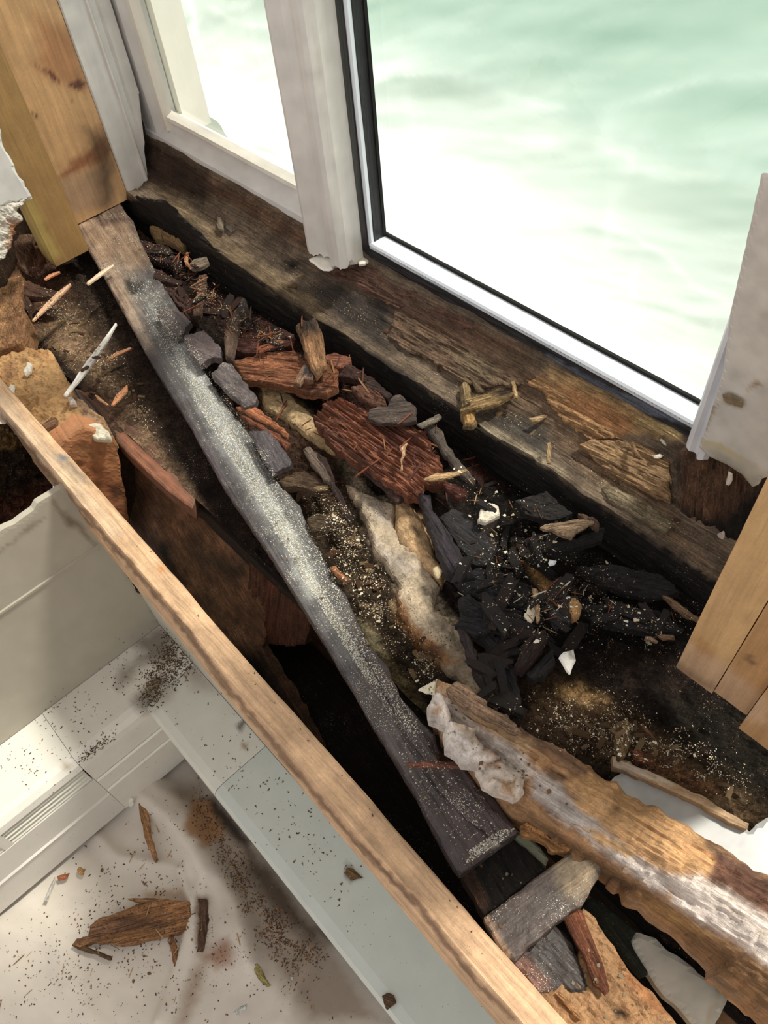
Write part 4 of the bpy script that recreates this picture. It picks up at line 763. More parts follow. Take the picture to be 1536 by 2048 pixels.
# ---- lower right boards
named('white_board', 'white painted board visible between the plastered beam and the dirt, right edge', 'board',
      c6((745, 905), (800, 872), (900, 900), (1040, 962), (1260, 1050), (1390, 1120), (1440, 1180), (1480, 1150), (1536, 1110), (1750, 1150), (1750, 1700), (1300, 1400), (1000, 1200), (700, 1000)), z=-.06, th=.02, relief=0, rim=.002, rough=.001, base=(168, 170, 168), mat=M_paint, seed=79, cell=.005,
      paints=[(c6((1400, 1160), (1430, 1180), (1400, 1320), (1385, 1310)), (150, 150, 146), 2, .5)])
named('trim_strip', 'weathered wooden edge strip along the top of the white painted board', 'wood strip',
      c6((745, 800), (800, 812), (900, 860), (1040, 925), (1260, 1030), (1360, 1100), (1440, 1150), (1430, 1175), (1340, 1130), (1240, 1070), (1040, 975), (900, 912), (800, 870), (748, 845)), z=-.045, th=.02, grain=c6((745, 820), (1440, 1160)), relief=.002, base=(186, 152, 112), mat=M_lumberdust, seed=80, cell=.003, paints=[(c6((745, 800), (1040, 930), (1040, 950), (745, 850)), (200, 186, 170), 4, .7)])
named('siding_board', 'pale panel seen through the gap below the plastered beam, bottom right', 'panel',
      c7((470, 900), (520, 830), (560, 840), (680, 880), (760, 960), (950, 1090), (1180, 1250), (1250, 1300), (1100, 1600), (1000, 1600), (880, 1450), (740, 1320), (640, 1190), (540, 1050)), z=-.11, th=.02, relief=0, rim=.002, rough=.001, base=(206, 198, 180), mat=M_paint, seed=81, cell=.005, paints=[(c7((1040, 1536), (1150, 1270), (1180, 1270), (1070, 1560)), (200, 180, 140), 2, .7)])
named('tan_board', 'brown plywood board edge beside the pale panel at the bottom right', 'board',
      c7((1160, 1300), (1240, 1310), (1600, 1600), (1600, 1800), (1080, 1800), (1080, 1536)), z=-.13, th=.02, relief=.001, base=(134, 98, 58), mat=M_lumberdust, seed=82, cell=.005)
named('dark_gap_board', 'blackened green board in the shadow beside the orange plank', 'board',
      c7((180, 560), (260, 600), (520, 820), (470, 900), (500, 960), (620, 1160), (560, 1180), (420, 1000), (200, 700), (60, 640)), z=-.10, th=.02, relief=.001, base=(52, 56, 44), mat=M_sill, seed=83, cell=.004)
named('painted_strip', 'narrow pale green painted strip by the lower end of the long plank', 'wood strip',
      c9((995, 232), (1040, 195), (1110, 220), (1225, 370), (1205, 410), (1120, 340), (1060, 290)), z=-.06, th=.02, relief=.0005, base=(168, 172, 142), mat=M_paint, seed=84, cell=.003)
named('burnt_beam', 'blackened cracked beam between the long plank end and the short block', 'beam',
      c9((690, 455), (730, 430), (830, 350), (960, 250), (1000, 235), (1200, 410), (1130, 470), (970, 580), (830, 700), (800, 650)), z=-.05, th=.05, grain=c9((700, 450), (820, 700)), relief=.007, gx=9, gy=60, base=(38, 32, 29), mat=M_black, seed=85, cell=.003, paints=[(c9((690, 455), (740, 430), (860, 640), (820, 700)), (112, 78, 58), 6, .8)])
named('burnt_beam', 'scorched brown board with black upper part under the short block', 'beam',
      c9((970, 975), (1100, 900), (1260, 760), (1330, 820), (1440, 1080), (1480, 1180), (1300, 1180), (1150, 1180), (1040, 1040)), z=-.052, th=.04, grain=c9((1000, 980), (1200, 1200)), relief=.002, base=(50, 40, 36), mat=M_plank, seed=86, cell=.003, paints=[(c9((970, 975), (1060, 960), (1200, 1080), (1250, 1180), (1100, 1170)), (116, 70, 52), 12, .9)])
named('cross_block', 'short dark dusty block laid across the beam, bottom centre right', 'wood block',
      c9((820, 722), (900, 660), (1100, 510), (1260, 385), (1330, 330), (1400, 290), (1450, 270), (1500, 310), (1575, 370), (1530, 480), (1430, 640), (1330, 700), (1100, 900), (1010, 990), (960, 965), (880, 850)), z=-.012, th=.03, grain=c9((820, 722), (1440, 290)), relief=.0015, base=(74, 60, 53), mat=M_plank, seed=87, cell=.003, rough=.001,
      paints=[(c9((1250, 400), (1400, 300), (1540, 380), (1480, 560), (1400, 620), (1300, 560)), (142, 120, 88), 14, .8), (c9((820, 722), (850, 700), (900, 800), (1000, 970), (960, 965)), (166, 128, 92), 4, .8)])
named('rotten_plank', 'orange tan rotten plank with crumbs at the bottom right corner', 'plank',
      c9((1150, 1190), (1260, 1170), (1300, 1100), (1400, 1080), (1450, 1150), (1400, 900), (1380, 700), (1420, 650), (1560, 800), (1640, 930), (1720, 1060), (1800, 1130), (1860, 1180), (2000, 1340), (2100, 1500), (1500, 1500), (1290, 1376)), z=-.055, th=.035, grain=c9((1300, 800), (1800, 1376)), relief=.005, gx=20, gy=60, base=(176, 132, 86), mat=M_plaster, seed=88, cell=.003, lumps=.005, rough=.003,
      paints=[(c9((1640, 930), (1720, 1060), (1860, 1180), (2000, 1340), (1860, 1300), (1700, 1120)), (170, 110, 58), 8, .8), (c9((1620, 1290), (1680, 1280), (1690, 1330), (1640, 1340)), (40, 26, 16), 4)])
named('wood_strip', 'red brown wedge shaped strip lying on the orange rotten plank', 'wood strip',
      c9((1310, 720), (1400, 655), (1440, 700), (1480, 820), (1560, 1010), (1600, 1170), (1580, 1200), (1500, 1130), (1440, 960), (1370, 830)), z=-.035, th=.012, grain=c9((1370, 700), (1590, 1190)), relief=.002, gx=10, gy=90, base=(128, 72, 42), seed=89, cell=.0025, rough=.001)
named('wood_strip', 'flat tan splinter lying low on the orange rotten plank', 'wood strip',
      c9((1270, 1190), (1300, 1180), (1440, 1330), (1420, 1350), (1380, 1320)), z=-.045, th=.006, relief=.001, base=(190, 138, 82), seed=90, cell=.0025, rough=.001)

# ================================================================== NAMED DEBRIS PIECES
RED = (138, 70, 44)
pieces = [
 ('wood_chunk', 'long rust orange ribbed slab left of the upright stick', c4((30, 560), (160, 530), (270, 512), (350, 505), (400, 560), (510, 560), (575, 600), (575, 690), (520, 725), (440, 720), (330, 685), (200, 665), (90, 650)), -.012, .024, c4((30, 600), (570, 660)), dict(base=(160, 98, 60), relief=.006, gx=10, gy=190, cell=.0018, paints=[(c4((330, 690), (440, 705), (530, 700), (520, 725), (430, 722)), (78, 48, 42), 4)])),
 ('wood_chunk', 'rust red tip piece behind the upright stick', c4((500, 535), (560, 522), (650, 540), (640, 565), (610, 598), (540, 590)), -.02, .018, c4((500, 550), (650, 560)), dict(base=(150, 90, 64), relief=.004, gx=10, gy=170)),
 ('wood_stick', 'short stick, blackened above and tan below, propped on the rust orange slab', c4((358, 375), (400, 345), (470, 342), (488, 400), (498, 440), (516, 590), (490, 600), (462, 628), (430, 585), (390, 460)), .022, .02, c4((410, 350), (470, 610)), dict(base=(170, 122, 78), relief=.005, gx=8, gy=150, dome=.006, rim=.006, cell=.0022, paints=[(c4((350, 330), (480, 330), (500, 430), (430, 430), (380, 450)), (66, 50, 40), 10)])),
 ('wood_chunk', 'tan and grey nub beside the foot of the propped stick', c4((360, 670), (385, 600), (410, 580), (450, 625), (455, 640), (440, 660), (400, 650), (380, 682)), .01, .014, None, dict(base=(160, 120, 92), relief=.003, cell=.002, paints=[(c4((400, 570), (460, 600), (450, 660), (400, 640)), (78, 70, 70), 4)])),
 ('wood_slab', 'large rust red deeply grooved slab at the middle of the debris', c4((445, 830), (500, 775), (590, 735), (660, 780), (740, 815), (735, 850), (870, 880), (1000, 900), (1060, 1000), (1120, 1110), (1110, 1160), (1020, 1180), (1000, 1240), (930, 1250), (880, 1210), (700, 1090), (600, 1020), (530, 960)), .0, .034, c4((500, 800), (1060, 1180)), dict(base=(150, 88, 58), relief=.013, gx=7, gy=150, cell=.0018, rough=.004, paints=[(c4((480, 880), (560, 920), (760, 1100), (860, 1160), (760, 1110), (560, 980)), (92, 60, 50), 10, .7), (c4((740, 880), (900, 900), (1060, 1060), (960, 1080), (800, 980)), (112, 56, 40), 12, .7)])),
 ('wood_slab', 'purple brown plate sticking out beneath the rust red grooved slab', c4((685, 1100), (760, 1110), (860, 1180), (935, 1245), (885, 1285), (830, 1240), (750, 1160)), -.02, .012, c4((685, 1100), (900, 1270)), dict(base=(84, 58, 52), relief=.002)),
 ('wood_chunk', 'smooth grey brown oval plate on top of the rust red slab', c4((730, 850), (740, 808), (830, 790), (865, 738), (900, 735), (975, 795), (978, 868), (900, 885), (790, 880)), .018, .013, c4((735, 860), (975, 830)), dict(base=(92, 76, 68), relief=.0025, gx=12, gy=90, cell=.0022)),
 ('wood_chunk', 'brown ribbed chunk just above the oval plate', c4((640, 690), (700, 678), (810, 740), (830, 780), (800, 800), (740, 780), (690, 740)), .0, .018, None, dict(base=(112, 72, 52), relief=.005)),
 ('wood_chunk', 'dark curved piece between the ribbed chunk and the black board', c4((700, 680), (760, 660), (860, 740), (830, 755), (770, 715), (720, 700)), .0, .012, None, dict(base=(66, 46, 40), relief=.003)),
 ('wood_chunk', 'dark chunk between the upright stick and the black board', c4((600, 595), (640, 570), (730, 630), (800, 690), (740, 680), (640, 650), (580, 640)), -.015, .02, None, dict(base=(70, 42, 34), relief=.004)),
 ('wood_chunk', 'long dark red fibrous piece above the rust orange slab', c4((50, 440), (160, 380), (260, 390), (360, 440), (352, 470), (170, 522), (90, 520), (40, 495)), -.012, .022, c4((50, 440), (350, 460)), dict(base=(84, 44, 34), relief=.006, gx=8, gy=120)),
 ('wood_sliver', 'small bright orange sliver on the dark red fibrous piece', c4((160, 500), (230, 470), (290, 455), (302, 468), (240, 495), (172, 518)), .006, .006, None, dict(base=(170, 92, 52), relief=.001, cell=.002)),
 ('wood_chunk', 'dark red strip lying towards the black board behind the stick', c4((130, 330), (240, 370), (350, 420), (362, 455), (250, 420), (140, 370)), -.012, .016, None, dict(base=(92, 54, 44), relief=.004)),
 ('wood_stick', 'upright grey brown stick left of the rust orange slab', c4((-10, 420), (20, 340), (60, 290), (75, 330), (60, 400), (50, 470), (38, 555), (0, 545)), .012, .018, c4((50, 310), (15, 550)), dict(base=(106, 82, 66), relief=.004, gx=9, gy=110, dome=.004, rim=.005)),
 ('wood_chunk', 'grey angular chunk behind the upright grey brown stick', c4((60, 300), (85, 235), (110, 250), (128, 345), (118, 385), (90, 360), (60, 370)), .0, .016, None, dict(base=(84, 72, 68), relief=.003)),
 ('wood_block', 'grey speckled square block at the plank edge below the upright stick', c3((1080, 372), (1140, 312), (1185, 322), (1240, 400), (1312, 492), (1300, 532), (1250, 542), (1160, 460)), .008, .018, None, dict(base=(82, 70, 70), relief=.002, mat=M_plank)),
 ('wood_block', 'purplish speckled block on the long plank, upper of the two', c3((942, 182), (1040, 150), (1130, 240), (1132, 290), (1090, 290), (1022, 322), (965, 255)), .008, .018, None, dict(base=(88, 72, 72), relief=.002, mat=M_plank)),
 ('wood_block', 'dusty dark block at the plank edge nearest the left stud', c3((800, 52), (900, 30), (970, 105), (930, 172), (880, 180), (820, 112)), .002, .018, None, dict(base=(78, 66, 66), relief=.002, mat=M_plank)),
 ('wood_strip', 'upper orange splintered strip between long plank and tan foam', c4((50, 795), (140, 790), (200, 830), (325, 928), (320, 950), (250, 900), (150, 850)), .0, .01, None, dict(base=(186, 112, 66), relief=.003)),
 ('wood_strip', 'lower red orange strip beside the dark square slab', c4((70, 830), (170, 880), (260, 930), (335, 990), (312, 1008), (230, 950), (130, 880)), -.01, .01, None, dict(base=(150, 84, 54), relief=.003)),
 ('wood_block', 'dark purple square slab overlapping the plank edge', c4((118, 925), (220, 914), (290, 1000), (347, 1078), (330, 1100), (240, 1130), (190, 1060)), .006, .014, c4((120, 925), (240, 1130)), dict(base=(66, 56, 60), relief=.0015, mat=M_plank)),
 ('wood_chunk', 'short olive brown grained chunk beside the dark square slab', c4((278, 1165), (340, 1130), (400, 1118), (490, 1160), (505, 1210), (460, 1228), (380, 1200), (300, 1205)), -.012, .02, c4((280, 1160), (500, 1210)), dict(base=(100, 76, 52), relief=.005, gx=9, gy=150)),
 ('wood_strip', 'narrow grey brown strip standing off the olive brown chunk', c4((392, 1012), (440, 998), (490, 1080), (532, 1155), (530, 1182), (500, 1170), (440, 1090)), .0, .012, None, dict(base=(118, 98, 84), relief=.003)),
 ('wood_strip', 'long thin dark fibre strip running down from the grey brown strip', c4((430, 1000), (520, 1060), (560, 1180), (650, 1350), (640, 1410), (570, 1280), (500, 1120)), -.02, .012, c4((430, 1000), (640, 1400)), dict(base=(62, 42, 36), relief=.004, gx=8, gy=130)),
 ('wood_strip', 'long grey stick right of the rust red slab', c4((1018, 892), (1070, 885), (1110, 920), (1130, 975), (1200, 1070), (1282, 1162), (1270, 1190), (1180, 1120), (1100, 1005)), .006, .014, c4((1030, 890), (1275, 1180)), dict(base=(98, 84, 74), relief=.003, gx=9, gy=110)),
 ('wood_sliver', 'pale grey sliver crossing the top of the long grey stick', c4((985, 886), (1040, 858), (1098, 833), (1116, 850), (1060, 880), (1008, 908)), .022, .006, None, dict(base=(140, 126, 108), relief=.001, cell=.002)),
 ('wood_sliver', 'long straw coloured sliver on the lower edge of the rust red slab', c4((1015, 1158), (1080, 1140), (1240, 1118), (1246, 1126), (1150, 1160), (1060, 1170), (1022, 1168)), .03, .006, None, dict(base=(206, 164, 110), relief=.001, cell=.002)),
 ('wood_sliver', 'small forked straw splinter standing on the rust red slab', c4((890, 1000), (925, 975), (938, 985), (925, 1010), (915, 1060), (908, 1130), (898, 1120), (905, 1030)), .03, .005, None, dict(base=(206, 160, 118), relief=.001, cell=.002)),
 ('wood_chunk', 'rust red scrap below the long grey stick', c4((1110, 1170), (1180, 1180), (1255, 1222), (1235, 1245), (1200, 1265), (1140, 1222)), -.01, .02, None, dict(base=(104, 54, 40), relief=.005)),
 ('wood_log', 'purple black curved log running down from the rust red slab', c8((985, -60), (1050, -40), (1070, 40), (1130, 110), (1180, 200), (1250, 310), (1280, 370), (1205, 395), (1120, 350), (1080, 240), (1030, 100)), -.002, .03, c8((1010, 0), (1230, 370)), dict(base=(54, 45, 52), relief=.006, gx=7, gy=90, dome=.01, rim=.008, mat=M_black)),
 ('wood_slab', 'dark grained slab right of the purple black log', c8((1100, 80), (1170, 30), (1240, 70), (1392, 212), (1362, 280), (1340, 330), (1270, 320), (1200, 230)), -.02, .02, c8((1120, 80), (1370, 280)), dict(base=(48, 44, 46), relief=.004, mat=M_black)),
 ('wood_slab', 'broad black slab below the curved log', c8((1170, 400), (1290, 340), (1420, 380), (1480, 440), (1600, 520), (1540, 560), (1380, 520), (1250, 470)), -.02, .02, None, dict(base=(44, 42, 44), relief=.005, mat=M_black)),
 ('wood_slab', 'black slab fanning out towards the tan foam patch', c8((1190, 500), (1250, 470), (1330, 560), (1360, 660), (1420, 760), (1380, 780), (1280, 680), (1210, 600)), -.02, .02, None, dict(base=(42, 40, 42), relief=.006, mat=M_black)),
 ('wood_slab', 'black arrow shaped piece right of the fanned slab', c8((1380, 560), (1480, 600), (1600, 560), (1640, 600), (1520, 680), (1420, 680), (1350, 640)), -.01, .02, None, dict(base=(40, 38, 40), relief=.005, mat=M_black)),
 ('wood_strip', 'long black strip reaching down to the plastered beam', c8((1350, 700), (1440, 690), (1480, 830), (1520, 1010), (1500, 1090), (1440, 1090), (1390, 920)), -.02, .02, None, dict(base=(38, 34, 38), relief=.005, mat=M_black)),
 ('wood_strip', 'thin purplish strip crossing the lower tan foam', c8((1190, 660), (1230, 640), (1290, 800), (1380, 960), (1340, 1020), (1260, 860)), -.015, .012, None, dict(base=(62, 48, 50), relief=.003, mat=M_black)),
 ('wood_chunk', 'dark brown ridged oval chunk above the white shard', c6((235, 325), (280, 230), (340, 160), (400, 130), (420, 180), (380, 250), (330, 300), (280, 362), (250, 360)), .0, .024, c6((250, 350), (400, 140)), dict(base=(64, 46, 42), relief=.006, gx=9, gy=120, dome=.006, rim=.006)),
 ('wood_chunk', 'black chunk right of the ridged oval chunk', c6((300, 380), (400, 270), (440, 240), (450, 300), (400, 380), (340, 410)), -.01, .02, None, dict(base=(40, 36, 36), relief=.005, mat=M_black)),
 ('wood_slab', 'black upper slab left of the grey block', c5((0, 1300), (120, 1290), (280, 1330), (300, 1400), (160, 1430), (40, 1460), (-60, 1400)), -.01, .02, None, dict(base=(36, 33, 36), relief=.005, mat=M_black)),
 ('wood_slab', 'broad black piece beside the tan vein of foam', c5((100, 1120), (300, 1190), (380, 1230), (320, 1260), (200, 1280), (80, 1230)), -.018, .02, None, dict(base=(36, 34, 34), relief=.005, mat=M_black)),
 ('wood_chunk', 'black slender curved piece crossing the foam vein', c5((380, 1270), (440, 1220), (520, 1190), (500, 1240), (440, 1300), (400, 1340)), .0, .016, None, dict(base=(30, 28, 28), relief=.004, mat=M_black)),
 ('wood_block', 'small dark grey block beside the round tan foam lump', c5((405, 1312), (450, 1285), (500, 1262), (530, 1380), (445, 1402)), .005, .02, None, dict(base=(62, 60, 66), relief=.003, mat=M_black)),
 ('foam_lump', 'round tan foam lump with dark specks right of the grey block', c5((480, 1290), (515, 1258), (560, 1262), (586, 1300), (570, 1350), (535, 1372), (500, 1350)), .0, .016, None, dict(base=(196, 146, 82), relief=.001, dome=.01, rim=.006, mat=M_plaster, smooth=True)),
 ('wood_sliver', 'upright tan sliver next to the white paint shard', c5((328, 1212), (356, 1214), (366, 1300), (374, 1372), (360, 1392), (345, 1330)), .012, .007, None, dict(base=(206, 164, 118), relief=.001, cell=.002)),
 ('wood_fragment', 'tan papery fragment lying against the black board', c5((370, 900), (420, 880), (520, 868), (600, 856), (650, 868), (620, 895), (560, 920), (535, 950), (480, 945), (430, 915)), .012, .01, c5((370, 900), (650, 868)), dict(base=(176, 144, 110), relief=.003, cell=.002)),
 ('wood_fragment', 'curled brown end joined to the tan papery fragment', c5((560, 820), (640, 850), (680, 880), (672, 915), (640, 900), (600, 870)), .008, .012, None, dict(base=(112, 82, 64), relief=.003, cell=.002)),
 ('wood_slab', 'black slab beneath the tan papery fragment', c5((300, 970), (420, 930), (560, 960), (700, 900), (690, 960), (520, 1010), (340, 1030)), -.012, .02, None, dict(base=(30, 27, 28), relief=.005, mat=M_black)),
 ('wood_slab', 'dark layered slab towards the black board, upper right', c5((240, 760), (400, 720), (540, 830), (420, 860), (300, 830)), -.02, .02, None, dict(base=(40, 32, 30), relief=.005, mat=M_black)),
 ('wood_slab', 'large black layered slab at centre right of the bed', c5((560, 1100), (760, 1080), (1000, 1150), (1100, 1230), (940, 1260), (700, 1200)), -.03, .02, None, dict(base=(34, 29, 28), relief=.006, mat=M_black)),
 ('wood_slab', 'low black slab in front of the sawn off studs', c5((560, 1300), (760, 1290), (1000, 1340), (1120, 1420), (940, 1440), (700, 1400)), -.03, .02, None, dict(base=(34, 29, 28), relief=.006, mat=M_black)),
 ('wood_sliver', 'brown splinter pointing at the corner of the sawn off studs', c5((1003, 1250), (1040, 1262), (1120, 1310), (1192, 1368), (1180, 1388), (1110, 1350), (1050, 1305)), -.02, .01, c5((1003, 1250), (1190, 1380)), dict(base=(140, 106, 76), relief=.003, cell=.002)),
 ('wood_stick', 'short upright tan stick on the sill edge', c4((1200, 690), (1225, 670), (1252, 668), (1262, 740), (1280, 790), (1290, 872), (1262, 890), (1218, 888), (1205, 800)), .02, .016, c4((1225, 670), (1260, 885)), dict(base=(150, 124, 80), relief=.004, gx=8, gy=120, cell=.002, dome=.004, rim=.005, paints=[(c4((1200, 820), (1300, 820), (1290, 890), (1210, 890)), (200, 150, 84), 5)])),
 ('wood_stick', 'bundle of frayed tan fibres leaning over the short stick', c4((1230, 748), (1320, 730), (1400, 690), (1440, 700), (1478, 720), (1450, 745), (1400, 775), (1320, 792), (1250, 800), (1205, 812), (1200, 800), (1260, 780)), .04, .014, c4((1220, 790), (1470, 715)), dict(base=(180, 144, 90), relief=.005, gx=7, gy=150, cell=.002, paints=[(c4((1340, 700), (1480, 700), (1460, 745), (1400, 760)), (58, 44, 32), 8)])),
 ('wood_sliver', 'upright thin tan sliver right of the frayed bundle', c4((1468, 668), (1485, 662), (1502, 740), (1500, 758), (1480, 750)), .04, .006, None, dict(base=(188, 152, 104), relief=.001, cell=.002)),
 ('wood_sliver', 'dark crossed splinter under the frayed bundle', c4((1250, 650), (1262, 640), (1330, 710), (1320, 726), (1290, 710)), .03, .007, None, dict(base=(110, 88, 60), relief=.001, cell=.002)),
 ('wood_sliver', 'upright tan sliver standing on the right half of the sill', c5((402, 470), (415, 460), (428, 520), (424, 575), (406, 572)), .03, .006, None, dict(base=(176, 142, 96), relief=.001, cell=.002)),
 ('wood_sliver', 'tan curl on the dark ledge right of the frayed bundle', c5((310, 345), (390, 325), (402, 335), (360, 360), (325, 362)), .025, .006, None, dict(base=(186, 152, 108), relief=.001, cell=.002)),
 ('wood_sliver', 'slanting brown sliver on the golden block', c5((835, 470), (855, 462), (882, 530), (880, 556), (862, 540)), .06, .006, None, dict(base=(132, 96, 60), relief=.001, cell=.002)),
 ('foam_lump', 'yellowish lump half buried below the left end of the black board', q(0, 350, 3.72, [(1110, 400), (1150, 370), (1230, 400), (1330, 440), (1380, 500), (1370, 560), (1310, 520), (1230, 470), (1150, 470)]), -.05, .02, None, dict(base=(160, 128, 82), relief=.003, lumps=.008, mat=M_plaster)),
 ('wood_chunk', 'dark red crumbly mass near the upper end of the long plank', q(0, 350, 3.72, [(1000, 470), (1100, 480), (1250, 520), (1340, 620), (1300, 680), (1240, 640), (1120, 600), (1060, 560)]), -.03, .025, None, dict(base=(66, 40, 36), relief=.007)),
 ('wood_chunk', 'brown crumbly chunk along the plank edge below the red mass', q(0, 350, 3.72, [(1060, 680), (1200, 700), (1330, 780), (1420, 900), (1460, 1080), (1400, 1060), (1290, 920), (1150, 800)]), -.03, .025, None, dict(base=(78, 48, 40), relief=.007)),
 ('wood_sliver', 'orange curl of wood standing near the black board', q(0, 350, 3.72, [(1385, 570), (1400, 565), (1392, 640), (1430, 680), (1415, 690), (1375, 660), (1365, 620)]), .0, .006, None, dict(base=(190, 128, 76), relief=.001, cell=.002)),
 ('wood_chunk', 'light grey wedge beside the orange curl', q(0, 350, 3.72, [(1400, 660), (1440, 620), (1536, 600), (1550, 640), (1500, 680), (1430, 690)]), .0, .012, None, dict(base=(136, 116, 96), relief=.002)),
 ('wood_chunk', 'stick like brown piece in the dark debris below the orange curl', q(0, 0, 2, [(790, 1100), (822, 1090), (815, 1160), (800, 1260), (770, 1260), (765, 1230), (785, 1160)]), -.01, .014, None, dict(base=(96, 68, 52), relief=.003)),
 ('wood_chunk', 'round topped piece where the ledge starts under the broken casing', q(0, 0, 2, [(650, 650), (700, 642), (765, 660), (760, 680), (700, 678), (660, 672)]), .035, .012, None, dict(base=(140, 120, 88), relief=.002)),
 ('wood_chunk', 'upright grey chip on the ledge below the left pane', q(0, 0, 2, [(865, 840), (885, 838), (895, 880), (890, 915), (868, 905)]), .02, .01, None, dict(base=(146, 128, 106), relief=.002)),
 ('wood_chunk', 'square grey chip beside the upright chip on the ledge', q(0, 0, 2, [(905, 885), (945, 890), (950, 915), (920, 922), (903, 905)]), .015, .006, None, dict(base=(122, 110, 98), relief=.001)),
 # left area
 ('wood_splinter', 'long white splinter lying diagonally over the gap at the left', q(0, 350, 3.72, [(855, 1095), (866, 1098), (800, 1220), (700, 1370), (600, 1510), (485, 1640), (468, 1632), (540, 1530), (640, 1380), (750, 1240)]), .0, .006, None, dict(base=(222, 214, 204), relief=.0003, cell=.002, rough=.0004, mat=M_lumberdust)),
 ('wood_splinter', 'pale straight splinter resting on the left end of the long plank', q(0, 350, 3.72, [(638, 798), (740, 715), (838, 658), (846, 668), (760, 730), (655, 808)]), .006, .006, None, dict(base=(222, 190, 158), relief=.0003, cell=.002, rough=.0004, mat=M_lumberdust)),
 ('wood_splinter', 'slim peach splinter left of the long plank', q(0, 350, 3.72, [(232, 1078), (300, 990), (420, 870), (520, 800), (526, 808), (440, 900), (330, 1000), (245, 1078)]), -.01, .006, None, dict(base=(206, 160, 122), relief=.0003, cell=.002, rough=.0004, mat=M_lumberdust)),
 ('wood_splinter', 'short orange splinter next to the treated stud foot', q(0, 350, 3.72, [(322, 768), (360, 735), (440, 708), (442, 718), (370, 752), (335, 772)]), -.01, .006, None, dict(base=(196, 124, 76), relief=.0003, cell=.002, rough=.0004, mat=M_lumberdust)),
 ('wood_splinter', 'broad orange wedge splinter over the dark seam', q(0, 350, 3.72, [(822, 1705), (860, 1630), (945, 1548), (945, 1600), (900, 1650), (838, 1706)]), -.05, .006, None, dict(base=(196, 128, 78), relief=.0003, cell=.002, rough=.0004, mat=M_lumberdust)),
 ('wood_splinter', 'small orange splinter crossing the brown plank end', q(0, 350, 3.72, [(700, 1630), (720, 1632), (805, 1700), (795, 1706), (720, 1660)]), -.06, .005, None, dict(base=(196, 140, 92), relief=.0003, cell=.002, rough=.0004, mat=M_lumberdust)),
 ('wood_splinter', 'faint orange splinter left of the dusty plank', q(0, 350, 3.72, [(780, 1375), (860, 1310), (975, 1275), (978, 1284), (880, 1330), (790, 1382)]), -.06, .005, None, dict(base=(160, 104, 64), relief=.0003, cell=.002, rough=.0004, mat=M_lumberdust)),
 ('paint_flake', 'white lump of paint near the pale rotten plate corner', q(0, 350, 3.72, [(660, 1880), (740, 1850), (790, 1890), (820, 1950), (760, 1960), (690, 1950)]), -.03, .012, None, dict(base=(214, 204, 180), lumps=.006, relief=.001, mat=M_plaster)),
 ('paint_flake', 'white crumb at the tip of the long white splinter', q(0, 350, 3.72, [(500, 1650), (530, 1640), (555, 1670), (545, 1705), (510, 1700)]), -.03, .01, None, dict(base=(206, 190, 176), lumps=.004, relief=.001, mat=M_plaster)),
 ('paint_flake', 'white flake on the fawn plate, farther from the pine board', q(0, 350, 3.72, [(165, 1470), (200, 1380), (235, 1400), (230, 1450), (190, 1478)]), -.03, .008, None, dict(base=(232, 222, 204), lumps=.003, relief=.001, mat=M_plaster)),
 ('paint_flake', 'white flake on the fawn plate, nearest the pine board', q(0, 350, 3.72, [(50, 1610), (75, 1550), (105, 1555), (90, 1620), (65, 1640)]), -.03, .008, None, dict(base=(232, 222, 204), lumps=.003, relief=.001, mat=M_plaster)),
 ('wood_chunk', 'small brown nub on the fawn plate near the pine board', q(0, 350, 3.72, [(300, 1860), (380, 1790), (420, 1800), (410, 1840), (330, 1885)]), -.03, .01, None, dict(base=(146, 104, 72), relief=.002)),
 # flakes right
 ('paint_flake', 'rounded cream plaster flake on the black debris', c4((1293, 1382), (1310, 1330), (1350, 1290), (1400, 1308), (1405, 1352), (1370, 1372), (1332, 1395), (1298, 1388)), .0, .01, None, dict(base=(226, 212, 190), lumps=.003, relief=.001, mat=M_plaster, cell=.002)),
 ('paint_flake', 'pointed white shard standing in the black chunks', c6((460, 292), (500, 262), (545, 246), (548, 300), (530, 350), (520, 378), (490, 335)), .012, .004, None, dict(base=(236, 232, 222), relief=.0005, mat=M_flake, cell=.002, paints=[(c6((500, 260), (545, 248), (540, 300), (520, 300)), (90, 76, 60), 4, .7)])),
 ('paint_flake', 'cream angular shard behind the upright tan sliver', c5((288, 1360), (305, 1300), (325, 1295), (352, 1340), (330, 1400), (315, 1398)), .0, .004, None, dict(base=(222, 208, 180), relief=.0005, mat=M_flake, cell=.002)),
 ('paint_flake', 'smooth white leaf shaped flake on the black debris', c5((405, 1092), (425, 1072), (462, 1078), (450, 1098), (420, 1108)), .002, .003, None, dict(base=(226, 226, 236), relief=0, mat=M_flake, cell=.002)),
 ('paint_flake', 'cream triangle of paint beside the end of the plastered beam', c8((980, 970), (1040, 935), (1082, 908), (1080, 990), (1030, 990)), .01, .003, None, dict(base=(228, 218, 190), relief=0, mat=M_flake, cell=.002)),
 ('paint_flake', 'broken white paint curl at the foot of the mullion', q(540, 350, 5.12, [(388, 858), (450, 835), (540, 770), (600, 768), (700, 822), (650, 880), (640, 950), (600, 972), (540, 970), (480, 920), (420, 890)]), .075, .004, None, dict(base=(246, 240, 228), relief=.0003, mat=M_flake, cell=.002)),
 ('paint_flake', 'small cream paint scrap under the right side of the mullion', q(540, 350, 5.12, [(900, 880), (950, 830), (1000, 830), (1020, 870), (960, 905), (910, 905)]), .085, .006, None, dict(base=(226, 218, 200), relief=.0003, mat=M_flake, cell=.002)),
 ('paint_flake', 'crumpled cream paint scrap at the foot of the left casing', q(0, 0, 3.84, [(820, 1330), (860, 1280), (900, 1290), (960, 1340), (920, 1370), (850, 1375)]), -.0, .008, None, dict(base=(214, 202, 176), relief=.001, mat=M_plaster, cell=.002)),
